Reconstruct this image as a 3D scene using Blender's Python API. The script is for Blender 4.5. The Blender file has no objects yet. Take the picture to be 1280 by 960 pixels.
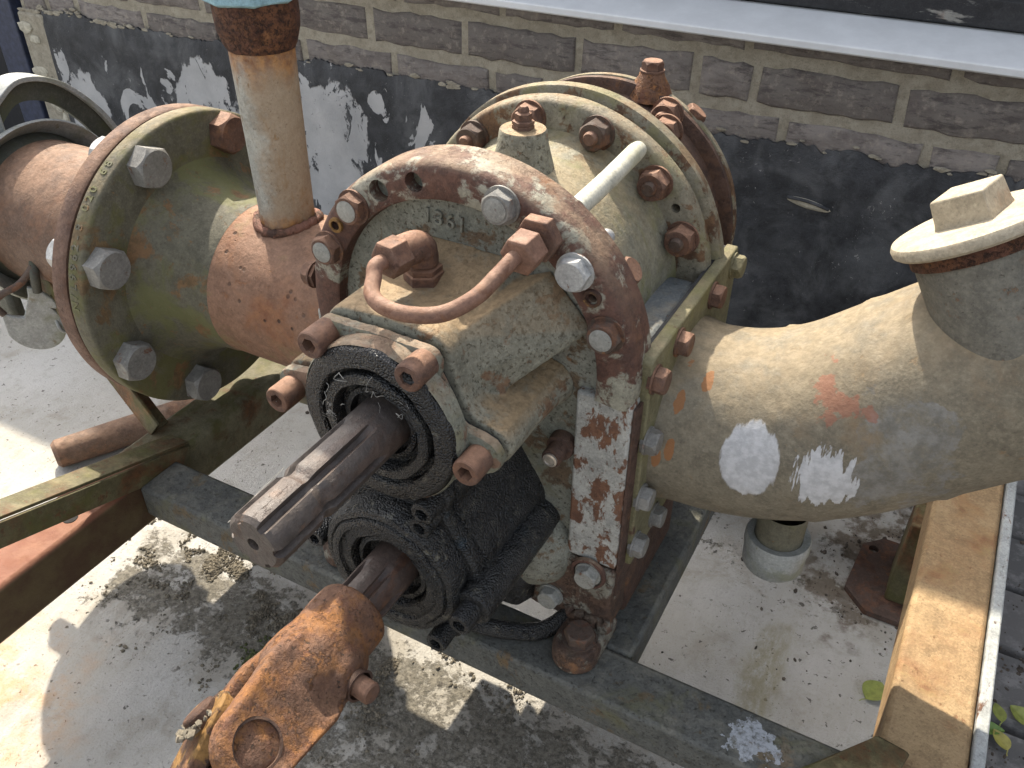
import bpy, bmesh, math, random
from mathutils import Vector, Matrix, Quaternion, noise as mnoise
from math import sin, cos, pi, radians, hypot, atan2
random.seed(7)
scene = bpy.context.scene
COL = scene.collection

# ------------------------------------------------------------------ camera
CAM = Vector((0, 0, 0.874))
PITCH, YAW, ROLL, FPX = radians(35.871), radians(28.314), radians(0.4224), 1096.55
fw = Vector((-sin(YAW)*cos(PITCH), cos(YAW)*cos(PITCH), -sin(PITCH)))
r0 = Vector((cos(YAW), sin(YAW), 0)); u0 = r0.cross(fw)
rt = cos(ROLL)*r0 + sin(ROLL)*u0; up = rt.cross(fw)
cd = bpy.data.cameras.new('camera'); cam = bpy.data.objects.new('camera', cd); COL.objects.link(cam)
cam.matrix_world = Matrix(((rt.x, up.x, -fw.x, CAM.x), (rt.y, up.y, -fw.y, CAM.y), (rt.z, up.z, -fw.z, CAM.z), (0, 0, 0, 1)))
cd.sensor_width = 36; cd.lens = FPX*36/1280; cd.clip_start = 0.01; cd.clip_end = 500
cd.dof.use_dof = False
scene.camera = cam

# ------------------------------------------------------------------ light
SUN = Vector((-0.7, 0.65, 1.0)).normalized()
w = bpy.data.worlds.new('World'); scene.world = w; w.use_nodes = True
nt = w.node_tree; bg = nt.nodes['Background']
sky = nt.nodes.new('ShaderNodeTexSky'); sky.sky_type = 'NISHITA'; sky.sun_disc = False
sky.sun_elevation = math.asin(SUN.z); sky.sun_rotation = atan2(SUN.x, SUN.y)
sky.air_density = 1.0; sky.dust_density = 4.0; sky.ozone_density = 0.6
hs = nt.nodes.new('ShaderNodeHueSaturation'); hs.inputs['Saturation'].default_value = .42
nt.links.new(sky.outputs[0], hs.inputs['Color']); nt.links.new(hs.outputs[0], bg.inputs[0]); bg.inputs[1].default_value = 0.15
ld = bpy.data.lights.new('sun', 'SUN'); ld.energy = 3.3; ld.angle = radians(0.6); ld.color = (1, .9, .75)
lo = bpy.data.objects.new('sun', ld); COL.objects.link(lo)
lo.rotation_mode = 'QUATERNION'; lo.rotation_quaternion = SUN.to_track_quat('Z', 'Y'); lo.location = (-2, 1, 4)
vs = scene.view_settings; vs.view_transform = 'Standard'; vs.look = 'None'; vs.gamma = 1; vs.exposure = 1.42
scene.cycles.max_bounces = 6; scene.cycles.diffuse_bounces = 4

# ------------------------------------------------------------------ material helpers
class NT:
    def __init__(s, name):
        s.m = bpy.data.materials.new(name); s.m.use_nodes = True
        s.t = s.m.node_tree; s.b = s.t.nodes['Principled BSDF']
        tc = s.t.nodes.new('ShaderNodeTexCoord'); oi = s.t.nodes.new('ShaderNodeObjectInfo')
        s.rnd = oi.outputs['Random']
        s.obj = tc.outputs['Object']
        s.co = s.vmath('ADD', s.obj, s.vscale(s.rnd, (3.1, 5.7, 4.3)))
        s.nrm = s.t.nodes.new('ShaderNodeNewGeometry').outputs['Normal']
    def link(s, a, b): s.t.links.new(a, b)
    def put(s, sock, v):
        if hasattr(v, 'is_output'): s.link(v, sock)
        else:
            if sock.type == 'RGBA' and len(v) == 3: v = (*v, 1)
            sock.default_value = v
    def vscale(s, fac, vec):
        n = s.t.nodes.new('ShaderNodeVectorMath'); n.operation = 'SCALE'
        n.inputs[0].default_value = vec; s.put(n.inputs['Scale'], fac); return n.outputs[0]
    def vmath(s, op, a, b):
        n = s.t.nodes.new('ShaderNodeVectorMath'); n.operation = op
        s.put(n.inputs[0], a); s.put(n.inputs[1], b); return n.outputs[0]
    def math(s, op, a, b=0.0, clamp=False):
        n = s.t.nodes.new('ShaderNodeMath'); n.operation = op; n.use_clamp = clamp
        s.put(n.inputs[0], a); s.put(n.inputs[1], b); return n.outputs[0]
    def noise(s, scale, detail=6, rough=.6, dist=0., vec=None, stretch=None):
        v = vec or s.co
        if stretch: v = s.vmath('MULTIPLY', v, stretch)
        n = s.t.nodes.new('ShaderNodeTexNoise'); s.link(v, n.inputs['Vector'])
        n.inputs['Scale'].default_value = scale; n.inputs['Detail'].default_value = detail
        n.inputs['Roughness'].default_value = rough; n.inputs['Distortion'].default_value = dist
        return n.outputs[0]
    def voro(s, scale, vec=None):
        n = s.t.nodes.new('ShaderNodeTexVoronoi'); s.link(vec or s.co, n.inputs['Vector']); n.inputs['Scale'].default_value = scale
        return n.outputs[0]
    def step(s, v, lo, hi):
        n = s.t.nodes.new('ShaderNodeMapRange'); n.interpolation_type = 'SMOOTHSTEP'
        s.put(n.inputs[0], v); n.inputs[1].default_value = lo; n.inputs[2].default_value = hi
        return n.outputs[0]
    def mix(s, f, a, b):
        n = s.t.nodes.new('ShaderNodeMix'); n.data_type = 'RGBA'
        s.put(n.inputs[0], f); s.put(n.inputs[6], a); s.put(n.inputs[7], b); return n.outputs[2]
    def sep(s, v):
        n = s.t.nodes.new('ShaderNodeSeparateXYZ'); s.link(v, n.inputs[0]); return n.outputs
    def bump(s, h, strength=.5, dist=.001, prev=None):
        n = s.t.nodes.new('ShaderNodeBump'); n.inputs['Strength'].default_value = strength
        n.inputs['Distance'].default_value = dist; s.put(n.inputs['Height'], h)
        if prev is not None: s.link(prev, n.inputs['Normal'])
        return n.outputs[0]
    def ell(s, c, r, root, ns=120, amp=.5, stretch=None, soft=.05):
        # mask of an ellipsoidal paint mark with a ragged edge; c is a world point
        d = s.vmath('SUBTRACT', s.obj, tuple(Vector(c) - Vector(root)))
        d = s.vmath('DIVIDE', d, r)
        n = s.t.nodes.new('ShaderNodeVectorMath'); n.operation = 'LENGTH'; s.link(d, n.inputs[0])
        nz = s.noise(ns, 4, .6, stretch=stretch)
        v = s.math('ADD', n.outputs['Value'], s.math('MULTIPLY', s.math('SUBTRACT', nz, .5), amp))
        return s.step(v, 1+soft, 1-soft)
    def end(s, col, rough=.8, normal=None, metal=0., spec=None):
        s.put(s.b.inputs['Base Color'], col); s.put(s.b.inputs['Roughness'], rough)
        s.put(s.b.inputs['Metallic'], metal)
        if normal is not None: s.link(normal, s.b.inputs['Normal'])
        if spec is not None: s.b.inputs['Specular IOR Level'].default_value = spec
        return s.m

RUST1, RUST2, RUST3 = (.085, .045, .032), (.18, .09, .052), (.3, .14, .055)
def weathered(name, c1, c2, rust=.3, rscale=30, r1=RUST1, r2=RUST2, speck=.25, speck_c=(.05, .04, .03), dust=0., dust_c=(.42, .32, .2),
              rough=.72, bump=.5, grain=420, alg=0., alg_c=(.12, .13, .035), extra=None, root=None, stretch=None, spec=.35, soft=.03, bscale=1., gain=.72):
    s = NT(name)
    c1, c2, r1, r2, dust_c, alg_c = (tuple(x*gain for x in c) for c in (c1, c2, r1, r2, dust_c, alg_c))
    big = s.noise(9, 5, .6); mid = s.noise(45, 6, .65); fine = s.noise(grain, 4, .7)
    col = s.mix(s.step(big, .35, .65), c1, c2)
    col = s.mix(s.math('MULTIPLY', s.step(mid, .42, .68), .5), col, tuple(x*.5 for x in c1))
    m2 = s.noise(140, 6, .72)
    col = s.mix(s.math('MULTIPLY', s.step(m2, .5, .68), .45), col, tuple(x*.55 for x in c2))
    col = s.mix(s.math('MULTIPLY', s.step(m2, .5, .34), .35), col, tuple(min(1, x*1.35) for x in c2))
    col = s.mix(s.math('MULTIPLY', s.step(fine, .5, .7), .35), col, tuple(min(1, x*1.5) for x in c2))
    col = s.mix(s.math('MULTIPLY', s.step(fine, .46, .32), .4), col, tuple(x*.4 for x in c1))
    if alg > 0:
        a = s.step(s.noise(16, 6, .65, .4), .62-alg*.35, .75-alg*.3)
        col = s.mix(s.math('MULTIPLY', a, .75), col, alg_c)
    h = s.math('ADD', s.math('MULTIPLY', fine, .6), s.math('ADD', s.math('MULTIPLY', mid, .8), s.math('MULTIPLY', m2, .7)))
    if rust > 0:
        rn = s.noise(rscale, 9, .66, .3, stretch=stretch)
        th = .5 + (0.5-rust)*.36
        rm = s.step(rn, th-soft, th+soft)
        rc = s.mix(s.step(s.noise(85, 6, .7), .36, .62), r1, r2)
        rc = s.mix(s.math('MULTIPLY', s.step(s.noise(rscale*.7, 5, .6), .58, .72), .55), rc, RUST3)
        rc = s.mix(s.math('MULTIPLY', s.step(s.noise(650, 3, .6), .55, .75), .35), rc, (.03, .015, .01))
        col = s.mix(rm, col, rc)
        h = s.math('SUBTRACT', h, s.math('MULTIPLY', rm, .5))
        h = s.math('ADD', h, s.math('MULTIPLY', s.math('MULTIPLY', s.noise(230, 6, .75), rm), .8))
        rn2 = s.noise(rscale*3.4, 8, .74, .2, stretch=stretch); th2 = .5 + (0.5-rust*.55)*.34
        rm2 = s.math('MULTIPLY', s.step(rn2, th2-.02, th2+.03), .8)
        col = s.mix(rm2, col, s.mix(s.step(s.noise(300, 4, .7), .4, .6), r1, r2)); h = s.math('SUBTRACT', h, s.math('MULTIPLY', rm2, .6))
    if speck > 0:
        sp = s.step(s.noise(260, 5, .75), .72-speck*.3, .78-speck*.3)
        col = s.mix(s.math('MULTIPLY', sp, .8), col, speck_c)
        h = s.math('SUBTRACT', h, s.math('MULTIPLY', sp, .5))
    if dust > 0:
        nz = s.sep(s.nrm)[2]
        d = s.math('MULTIPLY', s.step(nz, .25, .95), s.step(s.noise(28, 7, .7), .62-dust*.5, .8-dust*.4))
        col = s.mix(s.math('MULTIPLY', d, min(1, dust*1.4)), col, s.mix(s.step(s.noise(140, 5, .7), .35, .65), dust_c, tuple(x*.72 for x in dust_c)))
    if extra: col, h = extra(s, col, h)
    rg = s.math('ADD', s.math('MULTIPLY', s.noise(70, 4, .6), .3), rough-.15)
    nb = s.bump(s.noise(32, 5, .62), min(1, bump*.8), .006)
    nb = s.bump(h, min(1, bump*1.25), .0014*bscale, nb)
    return s.end(col, rg, nb, 0., spec)

# ------------------------------------------------------------------ materials
MAT = {}
MAT['ring_rust'] = weathered('ring_rust', (0.3, 0.29, 0.22), (0.36, 0.34, 0.27), gain=.82, rust=.62, rscale=24, r1=(0.085, 0.045, 0.034), r2=(0.15, 0.075, 0.052), speck=.2, dust=.55, dust_c=(0.36, 0.26, 0.17))
MAT['plate_paint'] = weathered('plate_paint', (0.24, 0.245, 0.195), (0.3, 0.295, 0.24), rust=.26, rscale=40, speck=.5, r1=(.13, .09, .055), r2=(.2, .14, .085), alg=.15, alg_c=(.2, .18, .1))
MAT['bar_paint'] = weathered('bar_paint', (0.34, 0.34, 0.31), (0.4, 0.39, 0.35), gain=0.95, rust=.42, rscale=55, speck=.3, r1=(0.12, 0.06, 0.038), r2=(0.19, 0.095, 0.055), soft=.02, stretch=(1, 1, 0.6))
MAT['gear_paint'] = weathered('gear_paint', (.235, .225, .17), (.3, .29, .225), gain=0.78, rust=.28, rscale=26, r1=(.15, .085, .05), r2=(.24, .15, .09), speck=.55, speck_c=(.07, .06, .04), dust=.75, dust_c=(0.38, 0.27, 0.15))
MAT['gear_cover'] = weathered('gear_cover', (0.19, 0.195, 0.15), (0.25, 0.25, 0.195), gain=0.78, rust=.34, rscale=34, r1=(.14, .085, .055), r2=(.24, .15, .1), speck=.5, dust=.6, dust_c=(0.36, 0.25, 0.16), alg=.3, alg_c=(.2, .17, .07))
MAT['drum_paint'] = weathered('drum_paint', (.26, .245, .18), (.31, .295, .225), gain=.78, rust=.16, rscale=22, speck=.3, alg=.4, alg_c=(.2, .2, .08), dust=.55, dust_c=(0.4, 0.32, 0.19), r1=(.14, .09, .05), r2=(.2, .14, .07))
MAT['flange_tan'] = weathered('flange_tan', (.24, .22, .16), (.31, .28, .205), rust=.34, rscale=28, speck=.4, dust=.5, dust_c=(0.4, 0.3, 0.175), r1=(.11, .06, .035), r2=(.2, .115, .06), alg=.35, alg_c=(.24, .22, .1))
MAT['brown_rust'] = weathered('brown_rust', (0.09, 0.055, 0.042), (0.13, 0.075, 0.055), rust=.5, rscale=30, speck=.3, r1=(0.06, 0.036, 0.028), r2=(0.13, 0.07, 0.045), dust=.4, dust_c=(0.24, 0.15, 0.1))
MAT['bolt_rust'] = weathered('bolt_rust', (0.13, 0.075, 0.055), (0.17, 0.1, 0.07), gain=0.85, rust=.55, rscale=60, speck=.3, r1=(0.09, 0.048, 0.035), r2=(0.19, 0.1, 0.062), dust=.6, dust_c=(0.36, 0.2, 0.125), bump=.35)
MAT['bolt_dark'] = weathered('bolt_dark', (0.1, 0.07, 0.052), (0.13, 0.09, 0.068), rust=.4, rscale=60, speck=.3, bump=.3)
MAT['bolt_grey'] = weathered('bolt_grey', (.2, .192, .17), (.25, .242, .22), gain=0.85, rust=0.12, rscale=70, speck=.2, dust=.2, dust_c=(.45, .3, .2), bump=.25, rough=.6, spec=.5)
MAT['bolt_face'] = weathered('bolt_face', (0.26, 0.26, 0.235), (0.32, 0.315, 0.28), gain=0.85, rust=.12, rscale=70, speck=.2, bump=.25, rough=.65)
MAT['zinc'] = weathered('zinc', (0.34, 0.34, 0.33), (0.42, 0.42, 0.4), gain=0.95, rust=0.06, rscale=60, speck=.15, bump=.2, rough=.45, spec=.6)
MAT['olive_flange'] = weathered('olive_flange', (.115, .106, .072), (.155, .142, .098), gain=.8, rust=.2, rscale=18, speck=.2, r1=(.12, .08, .04), r2=(.2, .13, .06), alg=.5, alg_c=(.13, .125, .035), dust=.45, dust_c=(0.33, 0.25, 0.13), bump=.4)
MAT['olive_neck'] = weathered('olive_neck', (0.13, 0.122, 0.085), (0.175, 0.16, 0.11), rust=.25, rscale=18, speck=.2, r1=(.16, .1, .045), r2=(.26, .15, .07), alg=.45, alg_c=(.17, .17, .06), bump=.4)
def pits(s, col, h):
    v = s.voro(75); a = s.step(s.noise(14, 3, .5), .5, .6)
    m = s.math('MULTIPLY', s.step(v, .2, .12), a)
    return s.mix(s.math('MULTIPLY', m, .85), col, (.03, .018, .014)), s.math('SUBTRACT', h, s.math('MULTIPLY', m, 2.0))
MAT['orange_spool'] = weathered('orange_spool', (.26, .14, .085), (.31, .18, .115), gain=.8, rust=.28, rscale=14, r1=(.24, .1, .05), r2=(.34, .16, .075), speck=0.3, speck_c=(.07, .03, .02), alg=.18, alg_c=(.24, .19, .08), bump=.5, soft=.09, dust=0.4, dust_c=(0.4, 0.22, 0.13), extra=pits)
MAT['weld'] = weathered('weld', (.28, .13, .085), (.33, .16, .11), rust=.4, rscale=40, speck=.3, bump=.9, bscale=2)
MAT['brown_pipe'] = weathered('brown_pipe', (.16, .1, .068), (.215, .14, .098), gain=0.72, rust=.4, rscale=16, r1=(.13, .075, .045), r2=(.27, .14, .08), speck=.3, dust=.55, dust_c=(.4, .24, .15), soft=.1)
MAT['brown_flange'] = weathered('brown_flange', (.17, .1, .07), (.23, .14, .1), rust=.35, rscale=24, speck=.3, dust=.45, dust_c=(.42, .24, .14), soft=.1)

def riser_extra(s, col, h):
    z = s.sep(s.obj)[2]
    x = s.sep(s.obj)[0]
    n = s.noise(40, 6, .65)
    top = s.step(s.math('ADD', z, s.math('MULTIPLY', n, .05)), .345, .385)
    bot = s.step(s.math('ADD', z, s.math('MULTIPLY', n, .05)), .232, .205)
    side = s.math('MULTIPLY', s.step(s.math('ADD', x, s.math('MULTIPLY', n, .07)), .05, .075), .6)
    rc = s.mix(s.step(s.noise(120, 5, .7), .35, .65), (.17, .065, .025), (.36, .17, .05))
    col = s.mix(side, col, (.27, .17, .085))
    col = s.mix(s.math('MAXIMUM', top, bot), col, rc)
    return col, h
MAT['riser'] = weathered('riser', (.34, .335, .29), (.42, .41, .355), gain=0.85, rust=.22, rscale=30, stretch=(1, 1, .45), r1=(.2, .12, .06), r2=(.32, .2, .1), speck=.35, extra=riser_extra, soft=.08)
MAT['collar_rust'] = weathered('collar_rust', (.12, .05, .03), (.17, .07, .04), rust=.6, rscale=40, speck=.6, speck_c=(.03, .016, .012), r1=(.08, .032, .02), r2=(.2, .085, .04), bump=.9, bscale=2)
MAT['blue_paint'] = weathered('blue_paint', (.2, .36, .42), (.26, .42, .48), gain=0.9, rust=.15, rscale=40, speck=.2)

EL_ROOT = (-.06, .62, .26)
def elbow_extra(s, col, h):
    R = EL_ROOT
    grey = s.ell((.02, .555, .462), (.036, .07, .05), R, 32, 2.2)
    col = s.mix(s.math('MULTIPLY', s.math('MULTIPLY', grey, s.step(s.noise(38, 8, .75), .36, .56)), .6), col, s.mix(s.step(s.noise(60, 7, .7), .36, .64), (.12, .12, .112), (.25, .25, .242)))
    red = s.ell((-.03, .6, .49), (.024, .05, .018), R, 55, 2.4)
    col = s.mix(s.math('MULTIPLY', red, .6), col, (.27, .1, .06))
    for c, r in (((-.148, .55, .452), (.004, .03, .008)), ((-.146, .545, .415), (.004, .03, .011)), ((-.155, .54, .405), (.0035, .03, .009)), ((-.15, .56, .475), (.005, .03, .005)), ((-.132, .56, .468), (.005, .03, .006))):
        col = s.mix(s.math('MULTIPLY', s.ell(c, r, R, 150, 1.0), .85), col, (.27, .115, .04))
    w1 = s.ell((-.083, .55, .426), (.0225, .08, .031), R, 120, .5, stretch=(1.2, .6, .28))
    w2 = s.ell((-.027, .55, .43), (.022, .08, .026), R, 140, 1.9, stretch=(1.5, 1, .2))
    wm = s.math('MAXIMUM', w1, w2)
    col = s.mix(wm, col, s.mix(s.step(s.noise(150, 5, .6), .35, .65), (.38, .38, .38), (.5, .5, .5)))
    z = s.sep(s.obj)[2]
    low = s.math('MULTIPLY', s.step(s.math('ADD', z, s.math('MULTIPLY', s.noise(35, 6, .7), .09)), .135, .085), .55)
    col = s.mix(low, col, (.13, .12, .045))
    return col, s.math('ADD', h, s.math('MULTIPLY', wm, .6))
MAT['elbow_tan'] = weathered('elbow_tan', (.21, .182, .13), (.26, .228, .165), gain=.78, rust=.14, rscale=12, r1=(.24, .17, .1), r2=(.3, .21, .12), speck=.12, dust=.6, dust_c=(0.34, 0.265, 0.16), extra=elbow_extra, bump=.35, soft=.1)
MAT['neck_grey'] = weathered('neck_grey', (0.17, 0.16, 0.13), (0.22, 0.205, 0.165), rust=.22, rscale=22, r1=(.18, .1, .06), r2=(.26, .16, .09), speck=.35, bump=.5)
MAT['cap_cream'] = weathered('cap_cream', (0.38, 0.325, 0.23), (0.44, 0.38, 0.28), gain=0.85, rust=.1, rscale=20, r1=(.36, .2, .11), r2=(.42, .27, .16), speck=.12, bump=.3, soft=.1)
MAT['plate_olive'] = weathered('plate_olive', (0.2, 0.185, 0.1), (0.25, 0.225, 0.13), rust=.12, rscale=26, speck=.25, alg=.35, alg_c=(.22, .21, .08), dust=.4, dust_c=(0.38, 0.3, 0.18), bump=.35)
MAT['foot_mix'] = weathered('foot_mix', (.26, .24, .19), (.3, .28, .22), rust=.62, rscale=34, r1=(.085, .055, .042), r2=(.15, .09, .06), speck=.4, dust=.35, dust_c=(.3, .24, .17), bump=.7, bscale=1.6)
MAT['bluish_top'] = weathered('bluish_top', (0.17, 0.19, 0.195), (0.23, 0.235, 0.215), rust=.2, rscale=24, speck=.35, dust=.35, dust_c=(.42, .35, .24))
MAT['tube_rust'] = weathered('tube_rust', (.24, .13, .09), (.3, .165, .11), rust=.3, rscale=50, r1=(.17, .08, .05), r2=(.28, .14, .08), speck=.2, dust=.4, dust_c=(.42, .26, .17), bump=.3)
MAT['white_tube'] = weathered('white_tube', (.55, .54, .44), (.6, .58, .48), gain=0.8, rust=.05, rscale=40, speck=.2, alg=.25, alg_c=(.42, .4, .27), bump=.25)
MAT['shaft_steel'] = weathered('shaft_steel', (0.13, 0.105, 0.09), (0.18, 0.145, 0.125), gain=0.42, rust=.35, rscale=40, stretch=(1, .3, 1), r1=(.11, .075, .06), r2=(.19, .13, .1), speck=.25, dust=.4, dust_c=(0.27, 0.21, 0.165), rough=.55, bump=.45, spec=.5)
MAT['shaft_brown'] = weathered('shaft_brown', (0.1, 0.07, 0.057), (0.145, 0.1, 0.078), gain=0.6, rust=.35, rscale=40, stretch=(1, .3, 1), speck=.15, rough=.5, bump=.3, spec=.5)
MAT['yoke_rust'] = weathered('yoke_rust', (0.15, 0.08, 0.05), (0.2, 0.105, 0.065), gain=.9, rust=.5, rscale=20, r1=(0.16, 0.07, 0.04), r2=(0.33, 0.145, 0.045), speck=.4, dust=.3, dust_c=(.4, .22, .12), bump=.9, bscale=2, soft=.08)
MAT['yoke_yellow'] = weathered('yoke_yellow', (.42, .22, .06), (.5, .28, .09), gain=.5, rust=.5, rscale=30, speck=.35, bump=.6)

def grease(name, blue=.0, pale=0.):
    s = NT(name)
    n1 = s.noise(55, 6, .7); n2 = s.noise(700, 3, .6); v = s.voro(620)
    col = s.mix(s.step(n1, .35, .7), (.006, .0065, .007), (.022, .0215, .02))
    col = s.mix(s.math('MULTIPLY', s.step(s.noise(90, 6, .7), .55, .72), .5 + pale), col, (.13, .12, .09))
    col = s.mix(s.math('MULTIPLY', s.step(s.noise(30, 3, .5), .6, .75), blue), col, (.02, .055, .08))
    col = s.mix(s.math('MULTIPLY', s.step(n2, .62, .72), .6), col, (.16, .15, .13))
    h = s.math('ADD', s.math('MULTIPLY', v, -1.0), s.math('MULTIPLY', n1, 1.5))
    return s.end(col, s.math('ADD', s.math('MULTIPLY', s.step(n1, .35, .65), .42), .14), s.bump(h, .8, .0018), 0., .5)
MAT['grease'] = grease('grease', .35)
MAT['grease_dusty'] = grease('grease_dusty', .1, .45)
MAT['rubber'] = grease('rubber', 0.)
def plain(name, col, rough=.7, metal=0., var=.35, ns=80, bump=.3):
    s = NT(name)
    n = s.noise(ns, 6, .7)
    c = s.mix(s.step(n, .3, .7), tuple(x*(1-var) for x in col), tuple(min(1, x*(1+var)) for x in col))
    return s.end(c, rough, s.bump(s.noise(ns*5, 4, .7), bump, .0008), metal)
MAT['hole'] = plain('hole', (.012, .01, .009), .9)  # black that stands for the shade inside an open hole
MAT['gasket'] = plain('gasket', (.02, .02, .02), .8)
MAT['silver'] = plain('silver', (.5, .46, .4), .35, .7)
MAT['lint'] = plain('lint', (.3, .29, .26), .9)

# frame
MAT['frame_grey'] = weathered('frame_grey', (0.1, 0.103, 0.093), (0.14, 0.14, 0.124), gain=0.8, rust=.22, rscale=20, r1=(.12, .09, .05), r2=(.17, .13, .08), speck=.5, speck_c=(.04, .038, .03), dust=.35, dust_c=(.3, .28, .22), alg=.35, alg_c=(.15, .145, .08), bump=.6,
    extra=lambda s, col, h: (s.mix(s.math('MULTIPLY', s.ell((-.02, .47, .2), (.021, .018, .03), (-.3, .5, .0), 85, 3.6), s.step(s.noise(120, 7, .75), .34, .56)), col, (.36, .38, .4)), h))
MAT['frame_olive'] = weathered('frame_olive', (0.12, 0.105, 0.05), (0.16, 0.14, 0.07), rust=.35, rscale=18, r1=(.09, .045, .02), r2=(.17, .075, .03), speck=.2, alg=.4, alg_c=(.12, .115, .03), dust=.35, dust_c=(.4, .33, .17), bump=.35, soft=.09)
def rail_extra(s, col, h):
    y = s.sep(s.obj)[1]
    m = s.step(s.math('ADD', y, s.math('MULTIPLY', s.noise(30, 5, .6), .06)), .015, -.02)
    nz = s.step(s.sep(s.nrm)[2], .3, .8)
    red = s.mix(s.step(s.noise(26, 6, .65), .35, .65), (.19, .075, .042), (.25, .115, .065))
    dk = s.mix(s.step(s.noise(26, 6, .65), .35, .65), (.06, .032, .015), (.085, .06, .026))  # shaded side faces of the front rail, darkness put into the colour
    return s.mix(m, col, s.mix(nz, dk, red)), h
MAT['rail_left'] = weathered('rail_left', (.17, .15, .08), (.22, .2, .12), rust=.3, rscale=18, r1=(.09, .05, .02), r2=(.17, .08, .03), speck=.2, alg=.4, alg_c=(.12, .115, .03), dust=.2, dust_c=(.4, .33, .17), bump=.35, soft=.09, extra=rail_extra)
MAT['rail_orange'] = weathered('rail_orange', (.36, .235, .12), (.43, .3, .16), gain=0.82, rust=.24, rscale=16, r1=(.27, .13, .065), r2=(.38, .21, .1), speck=.25, speck_c=(.12, .06, .03), bump=.6, soft=.12, alg=.25, alg_c=(.4, .31, .13))
MAT['strip_white'] = weathered('strip_white', (0.36, 0.375, 0.36), (0.42, 0.435, 0.42), gain=0.95, rust=.22, rscale=60, stretch=(1, .4, 1), speck=.35, speck_c=(.2, .16, .12), bump=.4)
MAT['leg_brown'] = weathered('leg_brown', (.1, .065, .05), (.14, .09, .07), rust=.4, rscale=30, speck=.3, bump=.5)

# concrete
def concrete():
    s = NT('concrete'); p = s.obj; x, y, z = s.sep(p)
    big = s.noise(3.2, 6, .6, vec=p); mid = s.noise(18, 7, .68, vec=p); fine = s.noise(330, 4, .7, vec=p)
    broom = s.noise(42, 8, .75, .5, vec=p, stretch=(2.4, .45, 1))
    col = s.mix(s.step(big, .35, .65), (.4, .38, .335), (.485, .47, .435))
    col = s.mix(s.math('MULTIPLY', s.step(broom, .45, .7), .16), col, (.6, .59, .57))
    col = s.mix(s.math('MULTIPLY', s.step(fine, .56, .72), .45), col, (.3, .27, .22))
    # lichen / algae blackening, heavier at the front of the cross beam and below the machine
    front = s.math('MULTIPLY', s.step(x, -.6, -.4), s.step(y, .56, .46))
    back = s.math('MULTIPLY', s.step(y, .76, .86), s.step(x, -.35, -.1))
    left = s.math('MULTIPLY', s.math('MULTIPLY', s.step(y, .34, .44), s.step(y, .58, .5)), s.step(x, -.88, -.8))
    f = s.math('MAXIMUM', front, s.math('MAXIMUM', s.math('MULTIPLY', back, .55), s.math('MULTIPLY', left, 1.05)))
    ln = s.noise(26, 8, .72, vec=p)
    th = s.math('SUBTRACT', .645, s.math('MULTIPLY', f, .175))
    lm = s.step(s.math('SUBTRACT', s.math('ADD', s.math('MULTIPLY', ln, .6), s.math('MULTIPLY', s.noise(120, 6, .75, vec=p), .4)), th), -.02, .05)
    lc = s.mix(s.step(s.noise(160, 5, .7, vec=p), .35, .65), (.07, .064, .05), (.22, .2, .16))
    soft = s.step(s.math('ADD', s.noise(14, 8, .7, .3, vec=p), s.math('MULTIPLY', f, .14)), .52, .68)
    col = s.mix(s.math('MULTIPLY', soft, .5), col, (.27, .24, .185))
    col = s.mix(s.math('MULTIPLY', lm, .92), col, lc)
    sp = s.step(s.noise(240, 5, .8, vec=p), .605, .67)
    col = s.mix(s.math('MULTIPLY', sp, .8), col, (.075, .07, .06))
    fl = s.math('MULTIPLY', s.step(s.noise(95, 4, .6, .4, vec=p), .645, .67), s.step(s.noise(9, 4, .6, vec=p), .36, .5))
    col = s.mix(s.math('MULTIPLY', fl, .85), col, (.07, .062, .052))
    pale = s.step(s.noise(55, 7, .75, vec=p), .5, .66)
    col = s.mix(s.math('MULTIPLY', pale, .3), col, (.28, .26, .22))
    ru = s.ell((-.83, .24, 0), (.13, .09, .2), (0, 0, 0), 25, 1.6, soft=.5)
    col = s.mix(s.math('MULTIPLY', ru, s.math('MULTIPLY', s.step(mid, .4, .6), .6)), col, (.5, .26, .08))
    st = s.ell((-.04, .69, 0), (.022, .085, .2), (0, 0, 0), 40, 1.4, soft=.45)
    col = s.mix(s.math('MULTIPLY', s.math('MULTIPLY', st, s.step(s.noise(70, 7, .75, vec=p, stretch=(1.6, .6, 1)), .3, .6)), .7), col, (.26, .23, .13))
    dirt = s.ell((.03, .95, 0), (.09, .14, .2), (0, 0, 0), 35, 2.0, soft=.3)
    col = s.mix(s.math('MULTIPLY', dirt, s.math('MULTIPLY', s.step(mid, .45, .55), .8)), col, (.12, .09, .06))
    h = s.math('ADD', s.math('MULTIPLY', broom, .5), s.math('ADD', s.math('MULTIPLY', fine, .8), s.math('MULTIPLY', mid, .8)))
    h = s.math('ADD', h, s.math('MULTIPLY', lm, .7)); h = s.math('SUBTRACT', h, s.math('MULTIPLY', sp, .6))
    return s.end(col, .92, s.bump(h, .75, .003), 0., .2)
MAT['concrete'] = concrete()
MAT['soil'] = plain('soil', (.07, .055, .042), .95, 0, .5, 60, .8)
MAT['moss'] = plain('moss', (.15, .13, .095), .95, 0, .5, 90, .8)
def paver():
    s = NT('paver')
    c = s.mix(s.rnd, (.11, .108, .105), (.17, .16, .15))
    c = s.mix(s.math('MULTIPLY', s.step(s.noise(35, 7, .7), .48, .62), .6), c, (.26, .25, .24))
    return s.end(c, .85, s.bump(s.noise(160, 6, .7), .6, .002))
MAT['paver'] = paver()
def leafm(name, c):
    s = NT(name); n = s.noise(120, 5, .6)
    return s.end(s.mix(s.step(n, .35, .7), c, tuple(x*.65 for x in c)), .5, s.bump(s.noise(300, 4, .6), .4, .0006))
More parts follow.
